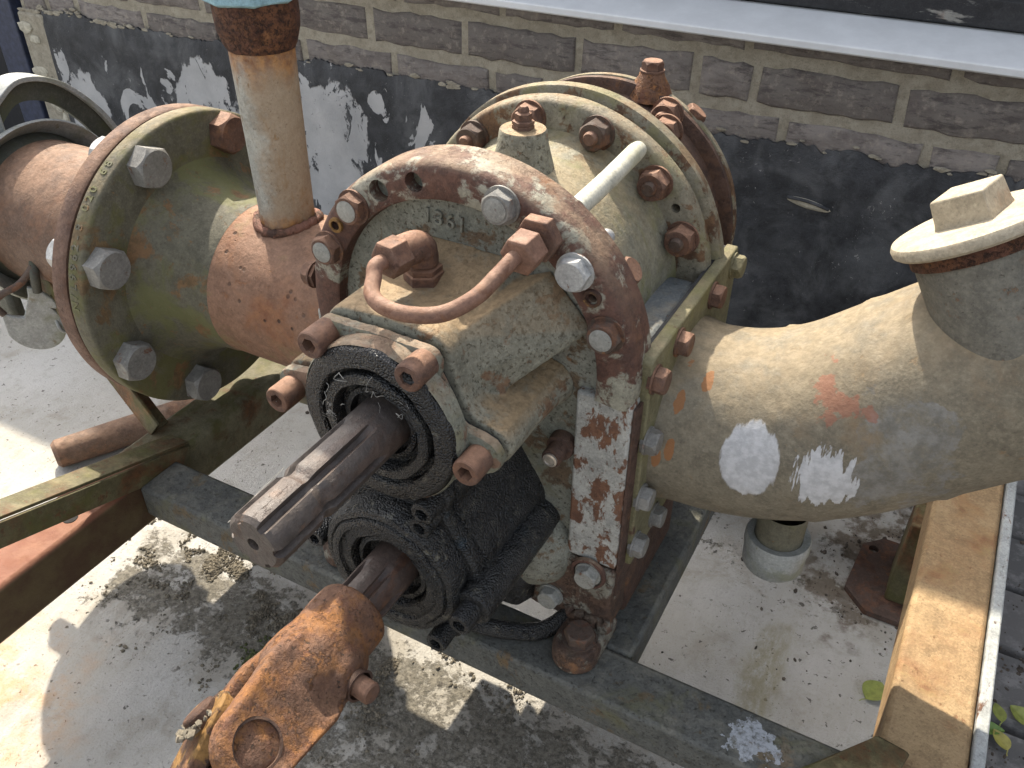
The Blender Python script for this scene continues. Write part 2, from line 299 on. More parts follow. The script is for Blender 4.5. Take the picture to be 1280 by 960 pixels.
MAT['leaf_green'] = leafm('leaf_green', (.27, .3, .07)); MAT['leaf_yellow'] = leafm('leaf_yellow', (.4, .36, .09)); MAT['leaf_deep'] = leafm('leaf_deep', (.14, .24, .05))

# wall
def brickm():
    s = NT('brick_clay')
    n = s.noise(28, 7, .68, stretch=(.6, 1, 1.6)); f = s.noise(300, 5, .7)
    c = s.mix(s.rnd, (.165, .148, .133), (.275, .245, .22))
    c = s.mix(s.math('MULTIPLY', s.step(n, .4, .68), .8), c, (.13, .11, .1))
    c = s.mix(s.math('MULTIPLY', s.step(s.noise(70, 6, .7), .5, .68), .6), c, (.34, .3, .25)); c = s.mix(s.math('MULTIPLY', s.step(s.noise(45, 8, .75, stretch=(.5, 1, 1.8)), .5, .64), .7), c, (.07, .06, .058))
    c = s.mix(s.math('MULTIPLY', s.step(f, .58, .7), .5), c, (.05, .045, .04))
    h = s.math('ADD', s.math('MULTIPLY', n, 1.2), f)
    return s.end(c, .93, s.bump(h, .8, .0028), 0, .2)
MAT['brick'] = brickm()
def mortarm():
    s = NT('mortar'); n = s.noise(35, 7, .7); f = s.noise(420, 4, .7)
    c = s.mix(s.step(n, .35, .65), (.3, .268, .205), (.385, .35, .275)); c = s.mix(s.math('MULTIPLY', s.step(s.noise(90, 7, .75), .48, .64), .55), c, (.2, .175, .13)); c = s.mix(s.math('MULTIPLY', s.step(f, .52, .68), .5), c, (.15, .13, .1))
    return s.end(c, .95, s.bump(s.math('ADD', s.math('MULTIPLY', n, 1.5), f), .8, .003), 0, .2)
MAT['mortar'] = mortarm()
def tarm():
    s = NT('tar_coat'); p = s.obj; x, y, z = s.sep(p)
    n = s.noise(9, 7, .68, .6, vec=p, stretch=(1, 1, .8)); m = s.noise(30, 7, .7, vec=p); f = s.noise(300, 4, .7, vec=p)
    c = s.mix(s.step(m, .35, .68), (.017, .018, .02), (.042, .044, .048)); c = s.mix(s.math('MULTIPLY', s.step(n, .45, .68), .6), c, (.125, .128, .13))
    lf = s.step(x, -.5, -.72)
    streak = s.noise(8, 9, .6, .9, vec=p, stretch=(1.35, 1, .8))
    dk = s.step(x, -1.45, -1.1)
    th = s.math('ADD', s.math('SUBTRACT', .76, s.math('MULTIPLY', lf, .285)), s.math('MULTIPLY', s.math('SUBTRACT', 1., dk), .05))
    topd = s.math('MULTIPLY', s.step(z, .27, .36), .14)
    reg = None
    for c_, r_ in (((-1.94, 1.39, .15), (.075, .2, .085)), ((-1.99, 1.39, .25), (.02, .2, .045)), ((-1.87, 1.39, .06), (.1, .2, .05)), ((-1.53, 1.39, .25), (.085, .2, .075)), ((-1.45, 1.39, .16), (.13, .2, .085)), ((-1.17, 1.39, .24), (.085, .2, .085)), ((-1.2, 1.39, .13), (.1, .2, .09)), ((-1.06, 1.39, .31), (.02, .2, .022))):
        e_ = s.ell(c_, r_, (0, 1.4, 0), 22, 1.5, stretch=(1.2, 1, .75)); reg = e_ if reg is None else s.math('MAXIMUM', reg, e_)
    chip = s.step(s.noise(16, 9, .7, 1.0, vec=p, stretch=(1.5, 1, .8)), .585, .575)
    pm = s.math('MAXIMUM', s.math('MULTIPLY', reg, chip), s.math('MULTIPLY', s.step(s.math('SUBTRACT', streak, s.math('ADD', th, topd)), .03, .04), lf))
    pc = s.mix(s.step(s.noise(12, 5, .6, vec=p), .3, .7), (.34, .34, .335), (.44, .435, .425))
    c = s.mix(pm, c, pc)
    wsp = s.step(s.math('ADD', s.noise(110, 6, .8, .6, vec=p), s.math('MULTIPLY', s.step(s.noise(7, 3, .5, vec=p), .5, .7), .06)), .655, .68)
    c = s.mix(s.math('MULTIPLY', wsp, .75), c, (.4, .39, .37))
    h = s.math('ADD', s.math('MULTIPLY', m, 1.6), s.math('ADD', f, s.math('MULTIPLY', pm, -1.2)))
    return s.end(c, s.math('ADD', s.math('MULTIPLY', pm, .35), .5), s.bump(h, .65, .003), 0., .4)
MAT['tar'] = tarm()
MAT['plaster_chip'] = plain('plaster_chip', (.4, .37, .29), .95, 0, .3, 60, .6)
MAT['sill_paint'] = plain('sill_paint', (.62, .63, .63), .5, 0, .07, 14, .12)
MAT['frame_black'] = weathered('frame_black', (.02, .02, .022), (.035, .035, .036), gain=1.0, rust=.14, rscale=40, stretch=(.15, 1, 1), r1=(.2, .19, .17), r2=(.26, .25, .22), speck=.1, bump=.4, rough=.6)
MAT['white_worn'] = weathered('white_worn', (.36, .36, .33), (.42, .42, .38), gain=1.2, rust=.4, rscale=60, stretch=(.3, 1, 1), r1=(.06, .055, .05), r2=(.12, .11, .1), speck=.3, bump=.5)
MAT['blue_dark'] = plain('blue_dark', (.025, .032, .06), .6)
MAT['black'] = plain('black', (.008, .008, .009), .8)
MAT['galv'] = weathered('galv', (.3, .31, .29), (.38, .39, .36), gain=0.8, rust=.12, rscale=30, r1=(.2, .18, .12), r2=(.26, .23, .15), speck=.2, alg=.3, alg_c=(.2, .21, .13), bump=.25, rough=.5, spec=.6)
MAT['galv_dark'] = weathered('galv_dark', (.07, .075, .055), (.1, .1, .08), rust=.1, rscale=30, speck=.2, alg=.4, alg_c=(.08, .085, .045), bump=.3, rough=.6)
def wallm():
    s = NT('wall_upper'); p = s.obj
    v = s.t.nodes.new('ShaderNodeCombineXYZ'); x, y, z = s.sep(p); s.link(x, v.inputs[0]); s.link(z, v.inputs[1])
    b = s.t.nodes.new('ShaderNodeTexBrick'); s.link(v.outputs[0], b.inputs['Vector']); b.inputs['Scale'].default_value = 1
    b.inputs['Brick Width'].default_value = .22; b.inputs['Row Height'].default_value = .0765; b.inputs['Mortar Size'].default_value = .008
    b.inputs['Color1'].default_value = (.17, .13, .11, 1); b.inputs['Color2'].default_value = (.12, .1, .09, 1); b.inputs['Mortar'].default_value = (.34, .3, .23, 1)
    return s.end(b.outputs[0], .92, s.bump(b.outputs[1], -.6, .004))
MAT['wall_upper'] = wallm()
def glassm():
    s = NT('window_glass'); s.end((.02, .025, .03), .06); return s.m
MAT['glass'] = glassm()

# ------------------------------------------------------------------ geometry helpers
ORG = {}
def thing(name, label, cat, loc):
    o = bpy.data.objects.new(name, None); o.empty_display_size = .05; COL.objects.link(o); o.location = loc
    o['label'] = label; o['category'] = cat; ORG[o.name] = Vector(loc); return o
def org(o): return ORG[o.name] if o is not None else Vector((0, 0, 0))
def sharpen(bm, ang=38):
    a = radians(ang)
    for f in bm.faces: f.smooth = True
    for e in bm.edges:
        if len(e.link_faces) == 2:
            try: e.smooth = e.calc_face_angle() < a
            except ValueError: pass
def build(name, bm, mat, parent=None, label=None, bevel=0, ang=38, recalc=True):
    if recalc: bmesh.ops.recalc_face_normals(bm, faces=bm.faces)
    sharpen(bm, ang)
    me = bpy.data.meshes.new(name); bm.to_mesh(me); bm.free()
    o = bpy.data.objects.new(name, me); COL.objects.link(o); me.materials.append(MAT[mat] if isinstance(mat, str) else mat)
    if parent is not None:
        me.transform(Matrix.Translation(-org(parent))); o.parent = parent; ORG[o.name] = org(parent)
    else: ORG[o.name] = Vector((0, 0, 0))
    if label: o['label'] = label
    if bevel:
        b = o.modifiers.new('bevel', 'BEVEL'); b.width = bevel; b.segments = 2; b.limit_method = 'ANGLE'; b.angle_limit = radians(38); b.harden_normals = False
    return o
def mesh_only(name, bm, mat, ang=38):
    bmesh.ops.recalc_face_normals(bm, faces=bm.faces); sharpen(bm, ang)
    me = bpy.data.meshes.new(name); bm.to_mesh(me); bm.free(); me.materials.append(MAT[mat]); return me
def inst(me, name, parent, loc, d, mat=None, spin=0, label=None, scale=1.0):
    o = bpy.data.objects.new(name, me); COL.objects.link(o)
    q = Vector(d).to_track_quat('Z', 'Y') @ Quaternion((0, 0, 1), spin)
    o.rotation_mode = 'QUATERNION'; o.rotation_quaternion = q; o.location = Vector(loc) - org(parent) if parent else Vector(loc)
    o.scale = (scale,)*3
    if parent is not None: o.parent = parent
    ORG[o.name] = Vector((0, 0, 0))
    if mat:
        o.material_slots[0].link = 'OBJECT'; o.material_slots[0].material = MAT[mat]
    if label: o['label'] = label
    return o
def sub(me, name, parent, loc, mat=None):   # sub-part in the local frame of its part
    o = bpy.data.objects.new(name, me); COL.objects.link(o); o.parent = parent; o.location = loc
    if mat:
        o.material_slots[0].link = 'OBJECT'; o.material_slots[0].material = MAT[mat]
    return o
def B(): return bmesh.new()
def loft(bm, rings, cap0=True, cap1=True, closed=True):
    vr = [[bm.verts.new(p) for p in r] for r in rings]
    n = len(vr[0])
    for a, b in zip(vr, vr[1:]):
        for i in range(n if closed else n-1):
            j = (i+1) % n
            bm.faces.new((a[i], a[j], b[j], b[i]))
    if cap0: bm.faces.new(vr[0][::-1])
    if cap1: bm.faces.new(vr[-1])
    return bm
def frame_of(axis):
    a = Vector(axis).normalized()
    t = Vector((0, 0, 1)) if abs(a.z) < .9 else Vector((1, 0, 0))
    u = a.cross(t).normalized(); v = a.cross(u).normalized(); return a, u, v
def lathe(bm, prof, axis, c, n=64, cap0=False, cap1=False, a0=0, a1=None, wob=0):
    a, u, v = frame_of(axis); c = Vector(c); rings = []
    for r, h in prof:
        rings.append([c + a*h + (u*cos(2*pi*i/n) + v*sin(2*pi*i/n))*max(r, 1e-5)*(1+(wob*mnoise.noise(Vector((3*cos(2*pi*i/n), 3*sin(2*pi*i/n), h*30))) if wob else 0)) for i in range(n)])
    return loft(bm, rings, cap0, cap1)
def cyl(bm, p0, p1, r, r1=None, n=32, caps=True):
    p0, p1 = Vector(p0), Vector(p1); r1 = r if r1 is None else r1
    return lathe(bm, [(r, 0), (r1, (p1-p0).length)], p1-p0, p0, n, caps, caps)
def tube(bm, pts, r, n=16, caps=True):
    pts = [Vector(p) for p in pts]; rings = []; u = None
    rr = r if isinstance(r, (list, tuple)) else [r]*len(pts)
    for i, p in enumerate(pts):
        t = (pts[min(i+1, len(pts)-1)] - pts[max(i-1, 0)]).normalized()
        if u is None: u = frame_of(t)[1]
        u = (u - t*u.dot(t)).normalized(); v = t.cross(u)
        rings.append([p + (u*cos(2*pi*k/n) + v*sin(2*pi*k/n))*rr[i] for k in range(n)])
    return loft(bm, rings, caps, caps)
def spline(pts, m=8):
    P = [Vector(p) for p in pts]; P = [2*P[0]-P[1]] + P + [2*P[-1]-P[-2]]; out = []
    for i in range(1, len(P)-2):
        for k in range(m):
            t = k/m; a, b, c, d = P[i-1:i+3]
            out.append(.5*((2*b) + (c-a)*t + (2*a-5*b+4*c-d)*t*t + (3*b-a-3*c+d)*t**3))
    out.append(P[-2]); return out
def box(bm, x0, x1, y0, y1, z0, z1):
    v = [bm.verts.new((x, y, z)) for x in (x0, x1) for y in (y0, y1) for z in (z0, z1)]
    for f in ((0, 1, 3, 2), (4, 6, 7, 5), (0, 4, 5, 1), (2, 3, 7, 6), (0, 2, 6, 4), (1, 5, 7, 3)): bm.faces.new([v[i] for i in f])
    return bm
def obox(bm, c, ax, ay, az):  # oriented box from half-axes
    c, ax, ay, az = map(Vector, (c, ax, ay, az))
    v = [bm.verts.new(c + ax*i + ay*j + az*k) for i in (-1, 1) for j in (-1, 1) for k in (-1, 1)]
    for f in ((0, 1, 3, 2), (4, 6, 7, 5), (0, 4, 5, 1), (2, 3, 7, 6), (0, 2, 6, 4), (1, 5, 7, 3)): bm.faces.new([v[i] for i in f])
    return bm
def prismY(bm, out, y0, y1): return loft(bm, [[(x, y0, z) for x, z in out], [(x, y1, z) for x, z in out]])
def prismZ(bm, out, z0, z1): return loft(bm, [[(x, y, z0) for x, y in out], [(x, y, z1) for x, y in out]])
def hull(bm, pts):
    for p in pts: bm.verts.new(p)
    bmesh.ops.convex_hull(bm, input=bm.verts); return bm
def boolean_holes(o, cutters):
    for cb in cutters:
        me = bpy.data.meshes.new('cut'); cb.to_mesh(me); cb.free(); me.transform(Matrix.Translation(-ORG[o.name]))
        c = bpy.data.objects.new('cut', me); COL.objects.link(c)
        if o.parent: c.parent = o.parent
        m = o.modifiers.new('cut', 'BOOLEAN'); m.object = c; m.operation = 'DIFFERENCE'; m.solver = 'EXACT'
        bpy.context.view_layer.update()
        new = bpy.data.meshes.new_from_object(o.evaluated_get(bpy.context.evaluated_depsgraph_get()))
        o.modifiers.remove(m); old = o.data; o.data = new; bpy.data.objects.remove(c); 

def to_me(bm):
    bmesh.ops.recalc_face_normals(bm, faces=bm.faces); me = bpy.data.meshes.new('t'); bm.to_mesh(me); bm.free(); return me
def fused(name, bms, cutters, mat, parent, voxel, smooth, label=None, cavity=None):
    bm = B()
    for b in bms: bm.from_mesh(to_me(b))
    o = build(name, bm, mat, parent, label)
    m = o.modifiers.new('r', 'REMESH'); m.mode = 'VOXEL'; m.voxel_size = voxel
    m = o.modifiers.new('s', 'SMOOTH'); m.factor = .5; m.iterations = smooth
    bpy.context.view_layer.update()
    me = bpy.data.meshes.new_from_object(o.evaluated_get(bpy.context.evaluated_depsgraph_get())); o.modifiers.clear(); o.data = me
    for p in me.polygons: p.use_smooth = True
    if cutters: boolean_holes(o, cutters)
    bm = bmesh.new(); bm.from_mesh(o.data); sharpen(bm, 50); bm.to_mesh(o.data); bm.free()
    return o

# shared fastener meshes (local +Z is outward)
def hex_ring(r, z, rot=0): return [(r*cos(pi/3*i+rot), r*sin(pi/3*i+rot), z) for i in range(6)]
def hex_head(af, h, name, mat, washer=False):
    R = af/math.sqrt(3); bm = B()
    if washer: lathe(bm, [(R*1.12, 0), (R*1.12, h*.16), (R*.9, h*.16)], (0, 0, 1), (0, 0, 0), 24, True, True)
    n = 24; z0 = -.003
    rings = []
    def hx(f, z, blend=0):
        out = []
        for i in range(n):
            a = 2*pi*i/n; b = (a % (pi/3)) - pi/6
            rh = (af/2)/cos(b); out.append(((rh*(1-blend)+af/2*blend)*f*cos(a), (rh*(1-blend)+af/2*blend)*f*sin(a), z))
        return out
    def mid(z0_, drop):   # chamfer scallops
        out = []
        for i in range(n):
            a = 2*pi*i/n; b = (a % (pi/3)) - pi/6; rh = (af/2)/cos(b)
            out.append((rh*cos(a), rh*sin(a), z0_ - drop*(rh-af/2)/(R-af/2)))
        return out
    loft(bm, [hx(1, z0), mid(h*.94, h*.2), hx(.95, h, 1), hx(.5, h*1.0, 1)])
    return mesh_only(name, bm, mat, 25)
M_B24 = hex_head(.0245, .0115, 'hex_bolt', 'bolt_rust', True)
M_B32 = hex_head(.034, .016, 'hex_bolt', 'bolt_grey')
M_B20 = hex_head(.019, .0105, 'hex_bolt', 'bolt_rust', True)
M_B16 = hex_head(.015, .008, 'hex_bolt', 'bolt_rust')
M_N22 = hex_head(.0235, .015, 'nut', 'bolt_rust', True)
bm = B(); lathe(bm, [(.0062, -.002), (.0062, .0185), (.005, .0205)], (0, 0, 1), (0, 0, 0), 20, True, True); M_STUD = mesh_only('stud', bm, 'bolt_rust')
bm = B(); lathe(bm, [(.0095, .0112), (.0095, .0121), (.0085, .0124)], (0, 0, 1), (0, 0, 0), 24, True, True); M_FACE = mesh_only('head_mark', bm, 'bolt_face')
def socket_screw(r, h, rh, name):
    bm = B(); n = 60; rings = []
    def ring(rr, z, kn=0): return [(rr*(1+kn*((i % 2)-.5)))*Vector((cos(2*pi*i/n), sin(2*pi*i/n), 0)) + Vector((0, 0, z)) for i in range(n)]
    def hexr(z, f=1.): 
        o = []
        for i in range(n):
            a = 2*pi*i/n; b = (a % (pi/3)) - pi/6; q = rh*f/cos(b); o.append((q*cos(a), q*sin(a), z))
        return o
    loft(bm, [ring(r, -.002), ring(r, h*.12), ring(r*1.0, h*.16, .035), ring(r, h*.88, .035), ring(r*.97, h*.96), ring(r*.9, h), hexr(h), hexr(h*.35), ring(rh*.3, h*.28)])
    return mesh_only(name, bm, 'bolt_rust', 30)
M_SOCK = socket_screw(.0108, .021, .0052, 'socket_screw')
M_SOCKB = socket_screw(.0095, .019, .005, 'socket_screw')

# ================================================================== SETTING
def struct(o): o['kind'] = 'structure'; return o
bm = B(); box(bm, -60, 60, -60, 60, -.5, -.06); struct(build('ground', bm, 'soil'))
bm = B()
nx, ny = 90, 60
for (xa, xb, ya, yb) in ((-6, .172, -3, 1.42),): box(bm, xa, xb, ya, yb, -.3, 0)
struct(build('concrete_slab', bm, 'concrete', None, None, .006))
# block paving right of the slab
bm = B(); box(bm, .18, 5, -3, 1.42, -.3, -.02); pav = struct(build('pavement', bm, 'soil'))
pv = None; k = 0
for j in range(-4, 14):
    for i in range(0, 6):
        x0 = .19 + i*.108; y0 = .02 + j*.107 + (i % 2)*.05
        bm = B(); dz = random.uniform(-.003, .003); jit = lambda: random.uniform(-.003, .003)
        pts = [(x0+jit(), y0+jit()), (x0+.1+jit(), y0+jit()), (x0+.1+jit(), y0+.1+jit()), (x0+jit(), y0+.1+jit())]
        c = Vector((x0+.05, y0+.05, 0))
        q = [(Vector((a, b, 0))-c) for a, b in pts]
        loft(bm, [[p*1. + Vector((0, 0, -.05)) for p in q], [p + Vector((0, 0, -.008+dz)) for p in q], [p*.93 + Vector((0, 0, -.002+dz)) for p in q]])
        me = mesh_only('paver', bm, 'paver'); o = bpy.data.objects.new('paver', me); COL.objects.link(o); o.location = c; o.parent = pav

# ------------------------------------------------------------------ building
WY = 1.4
bld = thing('brick_building', 'brown brick building with tarred plinth, pale window sill and black window frame behind the pump', 'building', (0, WY, 0))
bm = B(); box(bm, -2.1, 3, WY+.0042, WY+.25, -.05, .53); build('mortar', bm, 'mortar', bld)
rowA = [-1.93, -1.715, -1.5, -1.281, -1.067, -.857, -.633, -.4245, -.327, -.110, .10, .31, .52, .73, .94]
rowB = [-2.0, -1.9, -1.68, -1.46, -1.235, -1.014, -.80, -.69, -.48, -.272, -.0576, .0466, .26, .47, .68, .89]
rowC = [-2.08, -1.86, -1.645, -1.43, -1.21, -.995, -.78, -.563, -.346, -.049, .17, .385, .6, .81]
rows = [(.343, .405, rowB), (.4225, .4825, rowA), (.4995, .522, rowC), (.266, .327, [v+.1 for v in rowA])]
rows.append((.4225, .4825, [-2.09, -1.93])); rows.append((.343, .405, [-2.09, -2.0]))
for z0, z1, J in rows:
    for xa, xb in zip(J, J[1:]):
        if xb-xa < .05: continue
        xa += .008; xb -= .008
        bm = B(); c = Vector(((xa+xb)/2, WY, (z0+z1)/2)); dx = (xb-xa)/2; dz = (z1-z0)/2; off = random.uniform(-.0012, .002); tl = random.uniform(-.0022, .0022)
        n = 9 if dx > .06 else 5
        top = [(-dx+2*dx*i/n+random.uniform(-.0025, .0025), dz+random.uniform(-.0042, .0022)+tl*(i/n-.5)*2) for i in range(n+1)]
        bot = [(dx-2*dx*i/n+random.uniform(-.0025, .0025), -dz+random.uniform(-.0022, .0042)+tl*(.5-i/n)*2) for i in range(n+1)]
        out = top+bot
        rings = [[Vector((x, .05, z)) for x, z in out], [Vector((x, off+.003, z)) for x, z in out],
                 [Vector((x-math.copysign(.0035, x), off+random.uniform(-.0012, .0008), z-math.copysign(.0035, z))) for x, z in out]]
        loft(bm, rings, False, True)
        me = mesh_only('brick', bm, 'brick', 50); o = bpy.data.objects.new('brick', me); COL.objects.link(o); o.parent = bld; o.location = c - org(bld)
# tar coat with ragged top edge
bm = B(); NX = 700; cols = []
def ztop(x):
    z = .366 if x < -.2 else .372
    return z + .012*mnoise.noise(Vector((x*6, 0, 0))) + .009*mnoise.noise(Vector((x*23, 3, 0))) + .006*mnoise.noise(Vector((x*80, 7, 0))) + .004*mnoise.noise(Vector((x*230, 9, 0)))
for i in range(NX+1):
    x = -2.02 + (3.6)*i/NX; zt = ztop(x); col_ = []
    for k in range(13):
        z = zt*(k/12); y = WY-.012 - .005*mnoise.noise(Vector((x*9, z*9, 1))) - .002*mnoise.noise(Vector((x*40, z*40, 1)))
        if k == 12: y = WY-.004
        col_.append(bm.verts.new((x, y, z - (.0 if k < 12 else -.002))))
    col_.append(bm.verts.new((x, WY+.02, zt))); cols.append(col_)
for a, b in zip(cols, cols[1:]):
    for k in range(13): bm.faces.new((a[k], b[k], b[k+1], a[k+1]))
build('tar_plinth', bm, 'tar', bld, None, 0, 60)
# broken plaster at the corner and on top of the tar
bm = B()
for i in range(160):
    x = random.choice([random.uniform(-2.1, -1.75), random.uniform(-2.0, 1.0)])
    z = ztop(x) + random.uniform(-.002, .008); r = random.uniform(.002, .0065)
    v0 = len(bm.verts); m = bmesh.ops.create_icosphere(bm, subdivisions=1, radius=1)
    for v in m['verts']: v.co = Vector((x + v.co.x*r*2.2*random.uniform(.7, 1.2), WY-.004 + v.co.y*.004, z + v.co.z*r*.8*random.uniform(.7, 1.2)))
o = build('mortar_lump', bm, 'mortar', bld); o['kind'] = 'stuff'
bm = B()
for x, z, w_, h_ in ((-2.06, .3, .022, .01), (-2.08, .22, .03, .014), (-2.05, .14, .022, .012), (-2.085, .325, .025, .018), (-2.04, .18, .01, .035), (-2.035, .1, .012, .03)):
    p0 = []
    for k in range(9):
        a = 2*pi*k/9 + random.uniform(-.25, .25); q = random.uniform(.7, 1.15); p0.append((x + w_*q*cos(a), z + h_*q*sin(a)))
    yb = WY - .013 - random.uniform(0, .004)
    loft(bm, [[(a, WY, b) for a, b in p0], [(a, yb, b) for a, b in p0], [(x+(a-x)*.8, yb-.002, z+(b-z)*.75) for a, b in p0]])
o = build('plaster_chip', bm, 'plaster_chip', bld); o['kind'] = 'stuff'
bm = B(); box(bm, -2.105, -2.015, WY-.012, WY+.2, 0, .36); build('corner_pier', bm, 'mortar', bld, None, .006)
# weep slot in the tar
bm = B(); m = bmesh.ops.create_uvsphere(bm, u_segments=24, v_segments=10, radius=1)
for v in m['verts']: v.co = Vector((-.206+v.co.x*.036*(1+.1*mnoise.noise(v.co*3)), WY-.014+v.co.y*.006, .283 + v.co.z*.0075 - .004*v.co.x))
build('weep_slot', bm, 'plaster_chip', bld)
bm = B(); tube(bm, [(-.24+.068*i/10, WY-.021, .291-.008*i/10+.003*sin(pi*i/10)) for i in range(11)], .0028, 8); build('slot_lip', bm, 'tar', bld)
# sill
sill = [(1.36, .525), (1.36, .5355), (1.364, .538), (1.462, .5585), (1.462, .53), (1.375, .52), (1.372, .525)]
bm = B(); loft(bm, [[(-1.9, y, z) for y, z in sill], [(2.6, y, z) for y, z in sill]]); build('window_sill', bm, 'sill_paint', bld, None, .0015)
win = build('window_frame', box(B(), -1.85, 2.55, 1.452, 1.52, .5605, .60), 'frame_black', bld, None, .003)
bm = B(); box(bm, -1.85, 2.55, 1.466, 1.52, .6005, .625); build('frame_ledge', bm, 'white_worn', win, None, .003)
bm = B(); box(bm, -1.85, -1.77, 1.46, 1.52, .6255, 1.03); box(bm, 2.47, 2.55, 1.46, 1.52, .6255, 1.03); box(bm, .3, .36, 1.465, 1.52, .6255, 1.03); box(bm, -1.85, 2.55, 1.459, 1.521, 1.0305, 1.09); build('window_casing', bm, 'frame_black', bld)
bm = B(); box(bm, -1.769, .299, 1.49, 1.496, .626, 1.029); build('pane', bm, 'glass', bld)
bm = B(); box(bm, .361, 2.469, 1.49, 1.496, .626, 1.029); build('pane', bm, 'glass', bld)
bm = B(); box(bm, -2.1, -1.851, WY+.001, WY+.25, .562, 1.0915); box(bm, 2.551, 3, WY+.001, WY+.25, .531, 1.0915); box(bm, -5, -2.2205, WY+.001, WY+.25, 1.192, 1.22); box(bm, -2.2195, 3, WY+.001, WY+.25, 1.092, 1.22); box(bm, -5, -4.01, WY+.001, WY+.25, -.05, 1.1915); box(bm, -2.1, -1.91, WY+.003, WY+.25, .5305, .561)  # unseen upper wall, its height set for the shade on the right rail
build('wall', bm, 'wall_upper', bld)
bm = B(); box(bm, -5, 3, WY+.251, WY+.3, -.05, 1.22); build('wall_lining', bm, 'black', bld)
bm = B(); box(bm, -5.1, 3.1, WY-.015, WY+1.6, 1.2205, 1.25); build('shade_roof', bm, 'frame_black', bld)  # unseen roof, low enough to shade only part of the right rail
post = thing('door_post', 'dark blue painted post at the far left end of the brick wall', 'post', (-2.19, 1.45, 0))
bm = B(); box(bm, -2.215, -2.125, 1.39, 1.5, 0, 1.19); build('post_board', bm, 'blue_dark', post, None, .003)
bm = B(); box(bm, -4.0, -2.22, 1.43, 1.46, 0, 1.19); build('dark_opening', bm, 'black', post)  # black sheet painted as the darkness of the opening left of the wall

# ================================================================== STEEL FRAME
fr = thing('pump_stand', 'rusty welded frame of square steel tubes on short legs carrying the pump and pipes', 'stand', (-.3, .5, 0))
bm = B(); box(bm, -.7135, .0725, .4427, .4975, .158, .2); build('cross_beam', bm, 'frame_grey', fr, 'grey green front cross beam with pale splashes', .004)
bm = B(); box(bm, -.778, -.714, -.25, 1.32, .1415, .205); build('rail', bm, 'rail_left', fr, 'left rail, olive behind and red rusted in front', .006)
bm = B(); box(bm, .0731, .1413, -.2, 1.32, .14, .205); o = build('rail', bm, 'rail_orange', fr, 'orange rusted right rail', .005)
bm = B(); box(bm, .142, .1525, -.2, 1.32, .135, .2075); build('edge_strip', bm, 'strip_white', fr, 'pale white strip along the right rail', .002)
bm = B(); box(bm, -.198, -.142, .4985, .945, .158, .2); build('middle_beam', bm, 'frame_grey', fr, None, .004)
bm = B(); box(bm, -.7135, .0725, .946, 1.0, .158, .2); build('cross_beam', bm, 'frame_grey', fr, None, .004)
for (x0, x1, y0, y1, px0, px1, py0, py1) in ((.063, .125, .875, .945, .016, .15, .845, .985), (.078, .138, -.16, -.1, .05, .16, -.2, -.06), (-.776, -.716, .92, .98, -.81, -.69, .88, 1.02), (-.776, -.716, -.2, -.14, -.81, -.69, -.24, -.1)):
    bm = B(); box(bm, x0, x1, y0, y1, .008, .1395 if x0 > 0 else .141); lg = build('leg', bm, 'frame_olive' if y0 > 0 else 'leg_brown', fr, None, .003)
    c = .03; out = [(px0+c, py0), (px1-c, py0), (px1, py0+c), (px1, py1-c), (px1-c, py1), (px0+c, py1), (px0+.006, py1-c*.8), (px0, py0+c)]
    bm = B(); prismZ(bm, out, .0005, .0085); fp = build('foot_plate', bm, 'leg_brown', lg, None, .0015)
    if y0 > .8 and x0 > 0:
        cb = B(); cyl(cb, (.037, .958, -.02), (.037, .958, .05), .0065, n=20); fp.modifiers.clear(); boolean_holes(fp, [cb])
# angle iron brace climbing from the left rail
a, b = Vector((-.7155, .522, .2065)), Vector((-.7155, .05, .352)); dv = (b-a).normalized(); nv = Vector((1, 0, 0)).cross(dv).normalized()
if nv.z < 0: nv = -nv
L_ = (b-a).length/2; c = (a+b)/2
bm = B(); obox(bm, c+Vector((-.015, 0, 0)), Vector((.0148, 0, 0)), dv*L_, nv*.002); obox(bm, c - nv*.0165 + Vector((.0015, 0, 0)), Vector((.002, 0, 0)), dv*L_, nv*.0143)
build('angle_brace', bm, 'frame_olive', fr, 'olive angle iron brace rising over the left rail', .0008)
# angle iron strut from rail to the left pipe
a, b = Vector((-.772, .515, .207)), Vector((-1.0, .55, .40)); dv = (b-a).normalized(); s1 = Vector((0, 1, 0)).cross(dv).normalized(); s2 = Vector((0, 1, 0))
bm = B(); obox(bm, (a+b)/2 + s2*.012, dv*.155, s2*.014, s1*.0018); obox(bm, (a+b)/2 + s1*.014, dv*.155, s2*.0018, s1*.0155); build('angle_strut', bm, 'frame_olive', fr, None, .0008)
# corner gusset at the right end of the cross beam
bm = B(); hull(bm, [(.008, .4485, .2005), (.03, .444, .2005), (.0725, .462, .2005), (.0725, .512, .2005), (.012, .452, .204), (.05, .452, .214), (.088, .474, .2215), (.096, .506, .2215), (.07, .514, .216), (.04, .474, .212)]); build('corner_gusset', bm, 'frame_olive', fr, None, .003)
# black disc painted for the shade inside a rail bolt hole
bm = B(); lathe(bm, [(.008, 0), (.0078, .0007)], (0, 0, 1), (-.735, .37, .2049), 20, True, True); build('bolt_hole_disc', bm, 'hole', fr)

bar = thing('steel_bar', 'short round rusty steel bar lying on the concrete under the left flange', 'bar', (-1.03, .6, 0))
bm = B(); tube(bm, [(-1.064, .548, .024), (-1.0615, .553, .024), (-1.03, .612, .0235), (-.95, .765, .023), (-.94, .78, .023)], [.016, .0215, .0225, .0225, .018], 28); build('bar_body', bm, 'brown_pipe', bar)

